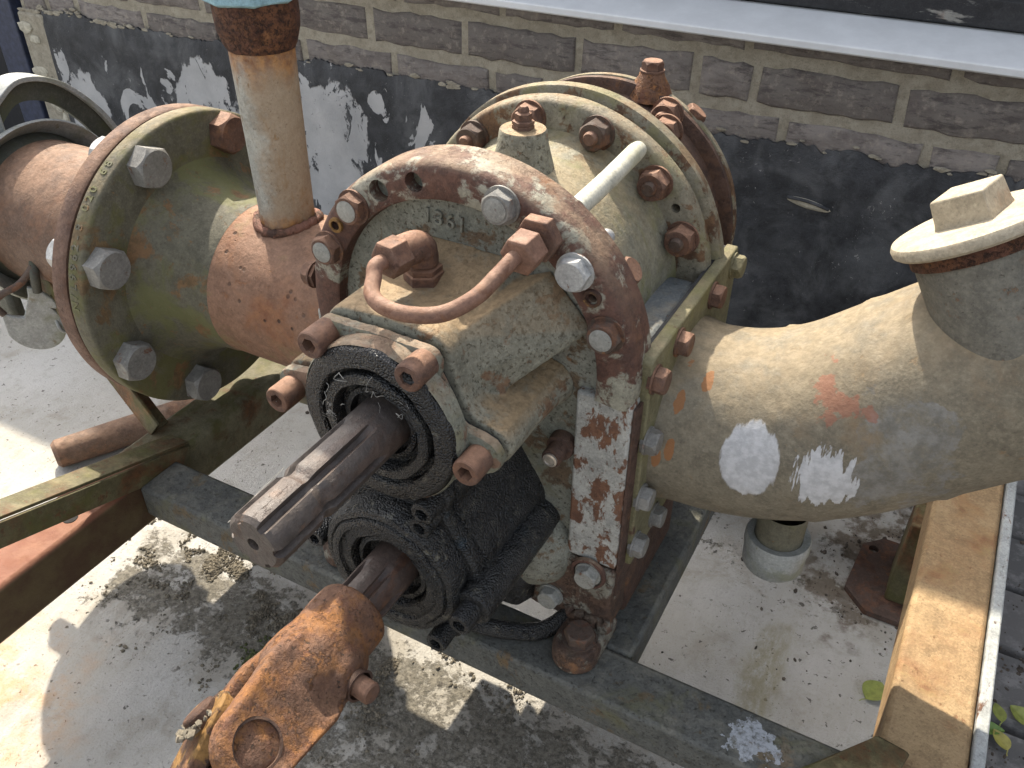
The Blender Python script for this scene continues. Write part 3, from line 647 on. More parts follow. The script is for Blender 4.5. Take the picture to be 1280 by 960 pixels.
# ================================================================== PUMP
AX, AZ = -.318, .4875
pump = thing('rotary_pump', 'weathered grey green rotary pump with round bolted flanges and two splined shafts on the frame', 'pump', (AX, .6, .2))
def ringpt(r, deg, y): return Vector((AX + r*cos(radians(deg)), y, AZ + r*sin(radians(deg))))
# front cover (tombstone) with recessed plate
def tomb(R, zb, n=48):
    o = [(AX+R, zb), ]
    o += [(AX + R*cos(pi*i/n), AZ + R*sin(pi*i/n)) for i in range(n+1)]
    o += [(AX-R, zb)]
    return o
bm = B(); loft(bm, [[(x, .512, z) for x, z in tomb(.147, .262)], [(x, .536, z) for x, z in tomb(.147, .262)]]); build('front_cover', bm, 'plate_paint', pump, None, .0015)
# raised rim with bolt holes
bm = B(); n = 80; prof = [(.119, .5125), (.120, .5015), (.1215, .5003), (.140, .5), (.1445, .5012), (.1475, .504), (.149, .509), (.1492, .524), (.1484, .5265), (.1492, .529), (.149, .5385), (.1475, .5395), (.119, .5395)]
a0, a1 = radians(-7), radians(190); rings = []
for i in range(n+1):
    a = a0 + (a1-a0)*i/n; wob = 1 + .002*mnoise.noise(Vector((cos(a)*4, sin(a)*4, 0)))
    rings.append([(AX + r*wob*cos(a), y, AZ + r*wob*sin(a)) for r, y in prof])
loft(bm, rings); rim = build('front_flange', bm, 'ring_rust', pump, 'brown rusted front flange with flaking pale paint')
cut = []
for deg, r, rr, dep in ((120.4, .1335, .0088, .06), (105, .1335, .0078, .06), (145.5, .136, .0042, .03), (33, .1345, .0035, .02)):
    cb = B(); p = ringpt(r, deg, .49); cyl(cb, p, p + Vector((0, dep, 0)), rr, n=24); cut.append(cb)
boolean_holes(rim, cut)
for deg, r, rr in ((145.5, .136, .0062), (33, .1345, .0068)):
    bm = B(); lathe(bm, [(rr*.62, -.001), (rr*.66, -.0022), (rr, -.0018), (rr*1.05, .001)], (0, 1, 0), ringpt(r, deg, .4995), 24); build('thread_rim', bm, 'yoke_yellow', pump)
for deg, m, fm in ((133.6, 'bolt_rust', 'bolt_face'), (156, 'bolt_rust', 'bolt_face'), (72.7, 'bolt_grey', 'bolt_face'), (42.6, 'zinc', None), (20.6, 'bolt_dark', 'bolt_face')):
    o = inst(M_B24, 'hex_bolt', pump, ringpt(.1338, deg, .5), (0, -1, 0), m, random.uniform(0, 1), None, .92)
    if fm: sub(M_FACE, 'head_mark', o, (0, 0, 0), fm)
inst(M_B20, 'hex_bolt', pump, (-.47, .512, .503), (-1, 0, 0), 'bolt_rust', .3)
inst(M_B24, 'hex_bolt', pump, (-.456, .503, .44), (0, -1, 0), 'bolt_rust', .5)
# raised cast number
tcu = bpy.data.curves.new('casting_number', 'FONT'); tcu.body = '1361'; tcu.size = .0165; tcu.extrude = .0011; tcu.space_character = 1.22; tcu.bevel_depth = .0003
to = bpy.data.objects.new('tmp', tcu); COL.objects.link(to); bpy.context.view_layer.update()
me = bpy.data.meshes.new_from_object(to.evaluated_get(bpy.context.evaluated_depsgraph_get())); bpy.data.objects.remove(to)
me.name = 'casting_number'; me.materials.clear(); me.materials.append(MAT['plate_paint'])
me.transform(Matrix.Translation(Vector((-.3535, .5112, .582)) - org(pump)) @ Matrix.Rotation(radians(3), 4, 'Y') @ Matrix.Rotation(radians(90), 4, 'X'))
o = bpy.data.objects.new('casting_number', me); COL.objects.link(o); o.parent = pump
# side bars
for x0, x1, nm in ((-.2148, -.1685, 'pale side bar with rust streaks'), (-.4675, -.421, None)):
    bm = B(); box(bm, x0, x1, .5035, .5405, .296, .474); build('side_bar', bm, 'bar_paint', pump, nm, .0025)
bm = B(); box(bm, -.168, -.1655, .506, .5405, .262, .47); build('cover_edge', bm, 'brown_rust', pump)
# lower right corner of the cover and the foot
out = [(-.168, .215), (-.168, .2945), (-.2142, .2945), (-.262, .27), (-.268, .235), (-.245, .215)]
bm = B(); prismY(bm, out, .5, .5395); build('cover_corner', bm, 'foot_mix', pump, None, .004)
out = [(-.468, .215), (-.468, .2945), (-.4222, .2945), (-.374, .27), (-.368, .235), (-.391, .215)]
bm = B(); prismY(bm, out, .5, .5395); build('cover_corner', bm, 'foot_mix', pump, None, .004)
bm = B(); lathe(bm, [(.017, 0), (.0165, .003), (.0135, .0035)], (0, -1, 0), (-.191, .501, .285), 32, False, False); build('bolt_seat', bm, 'ring_rust', pump)
o = inst(M_B20, 'hex_bolt', pump, (-.191, .4995, .285), (0, -1, 0), 'bolt_face', .4)
inst(M_B20, 'hex_bolt', pump, (-.226, .4995, .238), (0, -1, 0), 'bolt_face', .1)
for sx in (1, -1):
    cx = AX + sx*.1305; tip = []
    for i in range(17):
        a = pi + pi*i/16; tip.append((cx + .0215*cos(a), .474 + .0215*sin(a)))
    out = [(cx+.0215, .52), (cx-.0215, .52)] + tip
    bm = B(); loft(bm, [[(x, y, .2015) for x, y in out], [(x, y, .2165) for x, y in out], [(cx+(x-cx)*.86, .478+(y-.478)*.88, .2225) for x, y in out]]); ft = build('foot', bm, 'foot_mix', pump, None, .002)
    inst(M_B24, 'hex_bolt', pump, (cx+.001, .478, .222), (0, 0, 1), 'bolt_dark', .25)
    bm = B(); tube(bm, [(cx-.022+.044*i/12, .4985+.002*sin(i*1.7), .2265+.002*sin(i*2.3)) for i in range(13)], [.006+.0016*sin(i*1.9) for i in range(13)], 10); build('weld_bead', bm, 'foot_mix', pump)
# plug on the cover
bm = B(); lathe(bm, [(.0125, 0), (.0115, .012), (.0085, .013), (.0085, .026), (.0078, .0275)], (0, -1, 0), (-.2265, .514, .412), 32, False, True); pl = build('plug_boss', bm, 'brown_rust', pump)
bm = B(); lathe(bm, [(.0062, 0), (.0062, .0026), (.0045, .003), (.0042, .0022)], (0, -1, 0), (-.2265, .4872, .412), 24, False, True); build('plug_face', bm, 'silver', pl)
# drum body
bm = B(); lathe(bm, [(.125, .5385), (.118, .546), (.1155, .556), (.115, .64), (.1165, .662), (.121, .674)], (0, 1, 0), (AX, 0, AZ), 96); build('drum', bm, 'drum_paint', pump)
# rear flange, gasket, plate, housing, cap
bm = B(); lathe(bm, [(.10, .672), (.140, .672), (.143, .673), (.1455, .676), (.1462, .689), (.145, .691), (.10, .691)], (0, 1, 0), (AX, 0, AZ), 128, wob=.006); rf = build('rear_flange', bm, 'flange_tan', pump)
cb = B(); p = ringpt(.1335, 33, .66); cyl(cb, p, p+Vector((0, .05, 0)), .0042, n=20); boolean_holes(rf, [cb])
bm = B(); lathe(bm, [(.10, .691), (.1405, .691), (.1405, .6985), (.10, .6985)], (0, 1, 0), (AX, 0, AZ), 96); build('gasket', bm, 'gasket', pump)
bm = B(); lathe(bm, [(.10, .6985), (.1485, .6985), (.1505, .7), (.151, .711), (.149, .713), (.10, .713)], (0, 1, 0), (AX, 0, AZ), 128, wob=.006); rp = build('rear_plate', bm, 'flange_tan', pump)
bm = B(); lathe(bm, [(.124, .712), (.122, .72), (.119, .76), (.123, .786)], (0, 1, 0), (AX, 0, AZ), 96); build('rear_housing', bm, 'brown_rust', pump)
bm = B(); lathe(bm, [(.1, .7855), (.132, .7855), (.1348, .787), (.135, .7925), (.1325, .7938), (.1, .7938)], (0, 1, 0), (AX, 0, AZ), 128, wob=.004); build('rear_flange', bm, 'brown_rust', pump, 'rust brown rear flange')
bm = B(); lathe(bm, [(.1, .7958), (.1335, .7958), (.1352, .797), (.1352, .803), (.1335, .805)], (0, 1, 0), (AX, 0, AZ), 128, False, True, wob=.004); rc = build('rear_cap', bm, 'flange_tan', pump)
bm = B(); lathe(bm, [(.12, .7939), (.1318, .7939), (.1318, .7957), (.12, .7957)], (0, 1, 0), (AX, 0, AZ), 96); build('gasket', bm, 'gasket', rc)
for deg in (130.2, 102.1, 73.4, 44.9, 21.5, -3, 160):
    nt_ = inst(M_N22, 'nut', pump, ringpt(.1305, deg, .672), (0, -1, 0), random.choice(['bolt_rust', 'bolt_dark']), random.uniform(0, 1))
    sub(M_STUD, 'stud', nt_, (0, 0, 0), 'bolt_rust' if deg > 60 else 'bolt_dark')
for deg, y in ((61.5, .772), (56.5, .745)):
    nt_ = inst(M_N22, 'nut', pump, ringpt(.1325, deg, y), (0, -1, 0), 'bolt_rust', random.uniform(0, 1)); sub(M_STUD, 'stud', nt_, (0, 0, 0))
# filler lug and bolt on the rear cap
bm = B(); lathe(bm, [(.022, 0), (.0175, .012), (.0125, .02), (.0115, .0235), (.0105, .0245)], (0, 0, 1), (-.284, .8, .606), 32, False, True); build('filler_lug', bm, 'yoke_rust', pump)
inst(M_B20, 'hex_bolt', pump, (-.284, .8, .6305), (0, 0, 1), 'bolt_rust', .3, None, .95)
inst(M_B20, 'hex_bolt', pump, ringpt(.128, 54, .806), (.6, .2, .8), 'bolt_rust', .2)
# boss with bleed nipple
bm = B(); lathe(bm, [(.037, -.028), (.0305, -.012), (.0265, 0), (.0208, .022), (.0192, .0335), (.0182, .035)], (0, 0, 1), (-.3165, .603, .5965), 48, False, True); bo = build('boss', bm, 'gear_paint', pump)
bm = B(); lathe(bm, [(.009, 0), (.009, .003), (.0082, .0035), (.009, .004), (.009, .0065), (.0068, .007), (.0068, .0125), (.0045, .0135), (.0045, .016), (.003, .018)], (0, 0, 1), (-.3165, .603, .631), 6, False, True); build('bleed_nipple', bm, 'bolt_rust', pump)
inst(M_B20, 'hex_bolt', pump, (-.2875, .548, .6085), (.25, 0, 1), 'bolt_rust', .2)
inst(M_B16, 'hex_bolt', pump, (-.203, .552, .5555), (.75, 0, .6), 'bolt_rust', .2, None, 1.3)
bm = B(); m = bmesh.ops.create_uvsphere(bm, u_segments=20, v_segments=12, radius=.0062); bmesh.ops.translate(bm, vec=(-.2165, .546, .5855), verts=bm.verts); build('grease_plug', bm, 'zinc', pump)
# pale breather tube
bm = B(); tube(bm, [(-.2395, .5405, .6045), (-.2392, .6, .6065), (-.2405, .655, .6085), (-.2412, .664, .6075), (-.2412, .67, .606)], [.0078, .0078, .0078, .0072, .004], 20); build('breather_tube', bm, 'white_tube', pump)
# port blocks either side
bm = B(); box(bm, -.30, -.1765, .5415, .671, .287, .499); build('port_block', bm, 'bluish_top', pump, None, .006)
bm = B(); box(bm, -.4595, -.336, .5415, .671, .287, .499); build('port_block', bm, 'drum_paint', pump, None, .006)
bm = B(); box(bm, -.30, -.177, .714, .738, .287, .499); build('port_block', bm, 'bluish_top', pump, None, .004)  # extra block, added to keep sun off the ground beside the pump
bm = B(); box(bm, -.40, -.19, .5415, .74, .215, .2865); build('base_block', bm, 'brown_rust', pump, None, .006)  # pump base, stretched backwards to shade the ground on its right
for sx in (1, -1):
    bm = B(); box(bm, AX+sx*.1305-.02, AX+sx*.1305+.02, .541, .668, .2015, .2855); build('rear_foot', bm, 'brown_rust', pump, None, .004)

# ---- gearbox
def star(cx, cz, shapes, k=.006, n=140):
    def sdf(x, z):
        d = 9
        for sh in shapes:
            if len(sh) == 3: q = hypot(x-sh[0], z-sh[1]) - sh[2]
            else:
                x0, z0, x1, z1, r = sh; px, pz = x-x0, z-z0; bx, bz = x1-x0, z1-z0
                t = max(0, min(1, (px*bx+pz*bz)/(bx*bx+bz*bz))); q = hypot(px-bx*t, pz-bz*t) - r
            h = max(k-abs(d-q), 0)/k; d = min(d, q) - h*h*k*.25
        return d
    out = []
    for i in range(n):
        a = 2*pi*i/n; r = .16
        while r > 0 and sdf(cx+r*cos(a), cz+r*sin(a)) > 0: r -= .0006
        out.append((cx+r*cos(a), cz+r*sin(a)))
    return out
def inset(out, cx, cz, d):
    o = []; n = len(out)
    for i in range(n):
        x, z = out[i]; xa, za = out[i-1]; xb, zb = out[(i+1) % n]
        tx, tz = xb-xa, zb-za; l = hypot(tx, tz) or 1; o.append((x - tz/l*d, z + tx/l*d))
    return o
UX, UZ = -.3265, .478
A_, B_, C_, D_ = (-.3690, .5345), (-.2865, .5345), (-.2434, .469), (-.4105, .471)
shapesU = [(UX, UZ, .0665), (*A_, *B_, .0112), (A_[0]+.006, A_[1]-.02, B_[0]-.004, B_[1]-.02, .016), (UX, UZ, *C_, .0165), (UX, UZ, *D_, .0165), (UX, UZ-.02, UX, UZ-.09, .05)]
U = star(UX, UZ, shapesU)
def yring(out, y): return [(x, y, z) for x, z in out]
bm = B(); loft(bm, [yring(inset(U, UX, UZ, .003), .405), yring(inset(U, UX, UZ, .0008), .4062), yring(U, .4085), yring(U, .4135), yring(inset(U, UX, UZ, .0012), .4145)]); build('gear_cover', bm, 'gear_cover', pump)
bm = B(); loft(bm, [yring(inset(U, UX, UZ, .0045), .414), yring(inset(U, UX, UZ, .0045), .4195)], False, False); build('cover_groove', bm, 'gasket', pump)  # black groove floor, the shade of the joint put into its colour
shapesH = [(UX, UZ, .0665), (A_[0]+.008, A_[1]-.006, B_[0]-.008, B_[1]-.006, .0205), (UX, UZ, *C_, .0165), (UX, UZ, *D_, .0165), (UX, UZ-.02, UX, UZ-.09, .05)]
Uo = inset(star(UX, UZ, shapesH, .016), UX, UZ, -.0012)
bm = B(); loft(bm, [yring(inset(Uo, UX, UZ, .006), .4188), yring(inset(Uo, UX, UZ, .0012), .4192), yring(Uo, .4215), yring(Uo, .47), yring(inset(Uo, UX, UZ, -.0015), .5), yring(inset(Uo, UX, UZ, -.006), .5125)]); hb = bm
bm = B(); hull(bm, [(-.285, .428, .5405), (-.257, .448, .487), (-.2065, .5115, .528), (-.243, .5115, .568), (-.285, .5115, .549), (-.255, .5115, .50), (-.27, .43, .515)]); fill = B(); hull(fill, [(-.376, .462, .53), (-.272, .462, .53), (-.374, .465, .5475), (-.276, .465, .5475), (-.372, .5125, .5715), (-.27, .5125, .569), (-.376, .5125, .53), (-.26, .5125, .53)])
fused('gear_housing', [hb, bm, fill], [], 'gear_paint', pump, .0014, 10)
HX = -.3195
bm = B(); lathe(bm, [(.0655, .4055), (.0655, .391), (.0635, .3872), (.0605, .386), (.0505, .3858), (.049, .3875), (.0487, .394), (.0452, .3945), (.0445, .3862), (.0435, .3852), (.0372, .3852), (.0362, .3865), (.0358, .397), (.0312, .3972), (.0305, .3925), (.0265, .3922), (.0262, .4), (.02, .4005)], (0, 1, 0), (HX, 0, .4785), 96, wob=.035); build('shaft_seal', bm, 'grease', pump, 'black greasy upper shaft seal with lint')
bm = B(); lathe(bm, [(.0672, .4052), (.0672, .3925), (.0657, .3905), (.0655, .40)], (0, 1, 0), (HX, 0, .4785), 72); build('seal_rim', bm, 'gear_cover', pump)
for p, m in ((A_, 'bolt_rust'), (B_, 'bolt_rust'), (C_, 'bolt_rust'), (D_, 'bolt_rust')):
    inst(M_SOCK, 'socket_screw', pump, (p[0], .405, p[1]), (0, -1, 0), m, random.uniform(0, 1))
# lower gear case
LX, LZ = -.319, .333
G_, H_, I_, E_, F_ = (-.2445, .3225), (-.279, .262), (-.3975, .329), (-.2835, .4105), (-.2865, .3945)
shapesV = [(LX, LZ, .0635), (LX, LZ, *G_, .0125), (LX, LZ, *H_, .013), (LX, LZ, *I_, .012), (LX, LZ, *E_, .0125), (LX-.02, LZ+.02, LX-.02, LZ+.08, .03), (E_[0]-.012, E_[1]-.012, G_[0]-.02, G_[1]+.012, .012), (-.29, .38, -.268, .345, .02)]
V = star(LX, LZ, shapesV, .008)
bm = B(); loft(bm, [yring(inset(V, LX, LZ, .003), .4035), yring(V, .4065), yring(V, .413), yring(inset(V, LX, LZ, .003), .4145), yring(inset(V, LX, LZ, .003), .418), yring(inset(V, LX, LZ, -.001), .4195), yring(inset(V, LX, LZ, -.002), .46), yring(inset(V, LX, LZ, -.006), .5125)]); build('lower_gear_case', bm, 'grease', pump, 'oil blackened lower gear case')
bm = B(); lathe(bm, [(.0635, .405), (.0635, .386), (.061, .382), (.0565, .381), (.055, .3825), (.054, .3795), (.0505, .3785), (.0475, .379), (.046, .382), (.0445, .3815), (.037, .382), (.0358, .384), (.035, .392), (.0335, .392), (.0325, .387), (.0285, .3868), (.0275, .396), (.02, .4)], (0, 1, 0), (LX, 0, .3325), 96, wob=.035); build('shaft_seal', bm, 'grease_dusty', pump)
for p, l in ((E_, .016), (F_, .014), (H_, .02), (I_, .02)):
    inst(M_SOCKB, 'socket_screw', pump, (p[0], .4035, p[1]), (0, -1, 0), 'grease', random.uniform(0, 1))
bm = B(); cyl(bm, (G_[0], .3885, G_[1]), (G_[0], .5, G_[1]+.004), .0165, .019); build('casting_ridge', bm, 'grease', pump, None, .002)
inst(M_SOCKB, 'socket_screw', pump, (G_[0], .3885, G_[1]), (0, -1, 0), 'grease', .4)
bm = B(); m = bmesh.ops.create_uvsphere(bm, u_segments=36, v_segments=20, radius=1)
for v in m['verts']: v.co = Vector((-.262+v.co.x*.055, .515+v.co.y*.038, .285+v.co.z*.05))
build('bearing_bulge', bm, 'plate_paint', pump)
bm = B(); hull(bm, [(-.395, .47, .27), (-.395, .47, .225), (-.25, .48, .225), (-.246, .48, .27), (-.40, .5395, .285), (-.40, .5395, .206), (-.235, .5395, .206), (-.235, .5395, .285)]); build('sump', bm, 'grease_dusty', pump, None, .006)
# hose under the gear case
bm = B(); tube(bm, spline([(-.31, .44, .245), (-.285, .452, .215), (-.25, .465, .2085), (-.222, .482, .209), (-.205, .51, .222), (-.205, .53, .24)]), .0085, 16); build('drain_hose', bm, 'rubber', pump)

# splined shafts
def spl_shaft(name, cx, cz, y0, y1, ro, rr, nt_, mat, groove=None, phase=0., full_from=None, hole=True):
    N = 144; ys = [y0, y0+.0006, y0+.003]
    yy = y0+.006
    while yy < y1: ys.append(yy); yy += .0022
    ys.append(y1); rings = []
    for y in ys:
        ring = []
        for i in range(N):
            a = 2*pi*i/N + phase; f = (a*nt_/(2*pi)) % 1.0
            w_ = .24; e = .025
            d = min(f, 1-f)
            k = max(0, min(1, (w_/2 + e - d)/e))    # 1 in groove
            k = k*k*(3-2*k)
            if full_from: k *= max(0, min(1, (full_from - y)/.014))
            r = ro - (ro-rr)*k
            if groove and groove[0] < y < groove[1]:
                t = (y-groove[0])/(groove[1]-groove[0]); r = min(r, ro - (ro-rr)*.5*sin(pi*t))
            r = min(r, ro-.0032 + (y-y0)*1.0) if y < y0+.0032 else r
            r *= 1+.004*mnoise.noise(Vector((cos(a)*3, sin(a)*3, y*60)))
            ring.append((cx + r*cos(a), y, cz + r*sin(a)))
        rings.append(ring)
    bm = B()
    if hole: rings = [[(cx+.0035*cos(2*pi*i/N+phase), y0+.006, cz+.0035*sin(2*pi*i/N+phase)) for i in range(N)], [(cx+.0045*cos(2*pi*i/N+phase), y0, cz+.0045*sin(2*pi*i/N+phase)) for i in range(N)]] + rings
    loft(bm, rings); return build(name, bm, mat, pump, None, 0, 30)
spl_shaft('upper_shaft', HX, .4765,   .2585, .401, .0214, .0158, 6, 'shaft_steel', (.3, .3125), radians(22), .372)
bm = B(); lathe(bm, [(.0046, 0), (.0046, .0005)], (0, 1, 0), (HX, .263, .4765), 16, True, True); build('centre_hole', bm, 'yoke_yellow', pump)
spl_shaft('lower_shaft', LX, .3325, .27, .401, .0208, .0168, 6, 'shaft_brown', None, radians(40), .375, False)

# hydraulic line
bm = B(); lathe(bm, [(.0155, 0), (.0155, .007), (.0135, .0085), (.0145, .009), (.0145, .0125), (.0095, .0135), (.0095, .021)], (0, 0, 1), (-.333, .478, .5515), 6, True, True)
fit_ = build('fitting', bm, 'bolt_rust', pump, None, .0006)
bm = B(); tube(bm, spline([(-.333, .478, .566), (-.333, .478, .5745), (-.3345, .4735, .5805), (-.3365, .464, .582), (-.338, .456, .582)], 5), [.0115]*6+[.0122]*15, 18); build('elbow_body', bm, 'bolt_rust', fit_)
bm = B(); d = Vector((-.18, -1, -.02)).normalized(); p0 = Vector((-.3375, .459, .582)); R = .0142
lathe(bm, [(R*.9, 0), (R, .001), (R, .017), (R*.85, .0185)], d, p0, 6, True, True); build('union_nut', bm, 'bolt_rust', fit_, None, .0006)
nutp = ringpt(.1335, 57.5, .5)
path = spline([p0 + d*.014, p0 + d*.026, (-.339, .426, .5765), (-.3315, .413, .572), (-.317, .406, .57), (-.296, .4055, .5705), (-.274, .4125, .574), (-.259, .429, .582), (-.253, .449, .5905), (-.2495, .468, .597), (nutp.x, nutp.y-.016, nutp.z)], 8)
bm = B(); tube(bm, path, .0057, 18); build('hydraulic_line', bm, 'tube_rust', pump)
bm = B(); d2 = (Vector(path[-1])-Vector(path[-8])).normalized(); R = .0145
lathe(bm, [(R*.86, 0), (R, .0015), (R, .018), (R*.9, .019)], Vector((.08, 1, .12)), nutp + Vector((-.002, -.034, -.004)), 6, True, True); un = build('union_nut', bm, 'tube_rust', pump, None, .0006)
bm = B(); R = .0172; lathe(bm, [(R*.94, 0), (R, .001), (R, .009), (R, .0105)], (0, 1, 0), nutp + Vector((.001, -.0135, .001)), 6, True, True); build('lock_nut', bm, 'bolt_rust', un, None, .0006)

# ================================================================== UNIVERSAL JOINT
uj = thing('universal_joint', 'orange rusted universal joint yoke pushed onto the lower splined shaft', 'shaft joint', (LX, .25, .28))
JY, JZ = .206, .3265; ph = radians(42)
nv = Vector((sin(ph), 0, cos(ph))); ay = Vector((0, -1, 0)); lat = ay.cross(nv).normalized(); J = Vector((LX, JY, JZ))
bm = B(); lathe(bm, [(.0205, .337), (.0225, .3385), (.0275, .338), (.0302, .334), (.0308, .318), (.03, .306), (.0305, .298), (.0325, .285), (.033, .27), (.028, .258), (.0, .252)][::-1], (0, 1, 0), (LX, 0, .331), 64, True, True, wob=.02); hubm = bm
def ear(sgn):
    # rounded arm: outline in (along -Y from hub, lateral), thickness along nv
    def outl(off):
        o = []
        for i in range(13): a = -pi/2 + pi*i/12; o.append((.0285*cos(a)*.95 + 0.0, .0285*sin(a)))
        top = [(-.03, .031), (-.052, .034), (-.075, .031)]
        bot = [(-.075, -.031), (-.052, -.034), (-.03, -.031)]
        return o + top + bot
    bm = B(); rings = []
    for off, sc in ((.0195, .95), (.022, 1), (.034, 1), (.0365, .97), (.038, .9)):
        ring = []
        for u_, v_ in outl(off):
            k = max(0, min(1, -u_/.075)); lift = -.012*k*k   # arms converge on the hub
            ring.append(J + ay*(u_*sc) + lat*(v_*sc) + nv*sgn*(off + lift*(1 if off > .03 else 1.1)))
        rings.append(ring)
    loft(bm, rings); return bm
bp = Vector((LX, .292, .331)); bd = Vector((.86, -.12, .05)).normalized()
bulge = B(); m = bmesh.ops.create_uvsphere(bulge, u_segments=32, v_segments=18, radius=1)
for v in m['verts']: v.co = bp + bd*(.024 + v.co.x*.016) + Vector((0, 1, 0))*v.co.y*.028 + Vector((0, 0, 1))*(v.co.z*.022-.006)
web = B(); obox(web, J - ay*.068, ay*.009, lat*.028, nv*.03)
cb = B(); cyl(cb, J + nv*.031, J + nv*.07, .0178, n=40)
cb2 = B(); cyl(cb2, Vector((LX, .30, .331)), Vector((LX, .36, .331)), .0206, n=40)
fused('yoke_body', [hubm, ear(1), ear(-1), bulge, web], [cb, cb2], 'yoke_rust', uj, .0016, 7)
bm = B(); lathe(bm, [(.0168, .018), (.0168, .0325), (.0155, .0332)], nv, J, 40, False, True); cup = build('bearing_cup', bm, 'yoke_rust', uj)
bm = B(); lathe(bm, [(.0172, .0332), (.0176, .0352), (.0158, .0352), (.0155, .0336)], nv, J, 40, False, False); build('snap_ring', bm, 'brown_rust', cup)
bm = B(); cyl(bm, J - nv*.036, J + nv*.03, .0125); cyl(bm, J - lat*.04, J + lat*.04, .0125); build('cross_spider', bm, 'yoke_yellow', uj, None, .002)
bm = B(); m = bmesh.ops.create_uvsphere(bm, u_segments=24, v_segments=14, radius=.0215); bmesh.ops.translate(bm, vec=J, verts=bm.verts); build('spider_hub', bm, 'grease_dusty', uj)
bm = B()
for i in range(60):
    a = random.uniform(-.02, .02); b_ = random.uniform(-.022, .022); q = J + ay*a + nv*b_*.7 + lat*random.uniform(.0325, .0345); r = random.uniform(.0015, .0045)
    m = bmesh.ops.create_icosphere(bm, subdivisions=1, radius=1)
    for v in m['verts']: v.co = q + v.co*r*random.uniform(.7, 1.3)
o = build('dirt_crust', bm, 'moss', uj); o['kind'] = 'stuff'
# quick-release pin in a bulge
bm = B(); lathe(bm, [(.0105, .03), (.0105, .0435), (.0125, .0438), (.0098, .0365), (.0095, .0365)][:3] , bd, bp + Vector((0, 0, -.005)), 28); build('pin_collar', bm, 'brown_rust', uj)
bm = B(); lathe(bm, [(.0082, .03), (.0082, .0545), (.007, .0558)], bd, bp + Vector((0, 0, -.005)), 28, False, True); build('release_pin', bm, 'bolt_rust', uj)
# second yoke and drive tube, mostly below the picture
d3 = Vector((-.1, -.86, -.5)).normalized()
for sg in (1, -1):
    bm = B(); rings = []
    for off in (.02, .0225, .031, .033):
        ring = []
        for i in range(12): a = -pi/2 + pi*i/11; ring.append(J - d3*(.02*cos(a)) + nv*(.022*sin(a)) + lat*sg*off)
        ring += [J + d3*.06 + nv*.023 + lat*sg*(off-.008), J + d3*.06 - nv*.023 + lat*sg*(off-.008)]
        rings.append(ring)
    loft(bm, rings); build('yoke_arm', bm, 'yoke_yellow', uj, None, .003)
bm = B(); lathe(bm, [(.036, .05), (.034, .08), (.027, .1), (.027, .35)], d3, J, 40, True, True); build('drive_tube', bm, 'yoke_rust', uj)

# ================================================================== INLET PIPE (left)
PY, PZ = .62, .40
def lx(bm, prof, n=96, **k): return lathe(bm, prof, (1, 0, 0), (0, PY, PZ), n, **k)
inl = thing('inlet_pipe', 'olive flanged pipe turning orange with rust, with upright grey pipe, bolted left of the pump', 'pipe', (-.62, PY, .3))
bm = B(); lx(bm, [(.085, -.7465), (.1655, -.7465), (.167, -.745), (.167, -.7285), (.1655, -.7265), (.163, -.7255), (.085, -.725)], 128); fl = build('flange', bm, 'olive_flange', inl)
bm = B(); lx(bm, [(.118, -.7256), (.110, -.722), (.103, -.712), (.096, -.698), (.0895, -.682), (.086, -.668), (.0855, -.652), (.084, -.646)]); build('flange_neck', bm, 'olive_neck', inl)
bm = B(); lx(bm, [(.084, -.662), (.0845, -.655), (.0838, -.645), (.0838, -.52), (.0838, -.4605)]); build('pipe_body', bm, 'orange_spool', inl)
bm = B(); box(bm, -.473, -.4605, .525, .725, .295, .502); build('mounting_plate', bm, 'brown_rust', inl, None, .004)
for i in range(8):
    a = radians(22.5+45*i); p = Vector((-.7255, PY + .144*cos(a), PZ + .144*sin(a)))
    inst(M_B32, 'hex_bolt', inl, p, (1, 0, 0), 'bolt_rust' if i == 1 else 'bolt_grey', random.uniform(0, 1), 'rusty brown bolt head' if i == 1 else None, 1.14)
RX = -.5965
bm = B(); lathe(bm, [(.0276, .455), (.0276, .50), (.0284, .56), (.0302, .664)], (0, 0, 1), (RX, PY, 0), 64); ri = build('riser_pipe', bm, 'riser', inl)
bm = B()
pts = []
for i in range(49):
    a = 2*pi*i/48; x = RX + .031*cos(a); y = PY + .031*sin(a); z = PZ + math.sqrt(max(0, .084**2-(y-PY)**2)); pts.append((x, y, z+.001))
tube(bm, pts, [.0048+.002*mnoise.noise(Vector((i*.9, 0, 0))) for i in range(49)], 12, False); build('weld_bead', bm, 'weld', inl)
bm = B(); lathe(bm, [(.0308, .653), (.0335, .658), (.0372, .67), (.038, .68), (.0378, .7), (.036, .702)], (0, 0, 1), (RX, PY, 0), 64, wob=.035); build('threaded_collar', bm, 'collar_rust', inl)
bm = B(); lathe(bm, [(.041, .694), (.0455, .6965), (.0455, .735), (.042, .737)], (0, 0, 1), (RX-.003, PY, 0), 8, True, True); build('union_nut', bm, 'blue_paint', inl, 'pale blue union nut', .001)
bm = B(); lathe(bm, [(.03, .737), (.03, .9)], (0, 0, 1), (RX, PY, 0), 48, False, True); build('upper_pipe', bm, 'riser', inl)
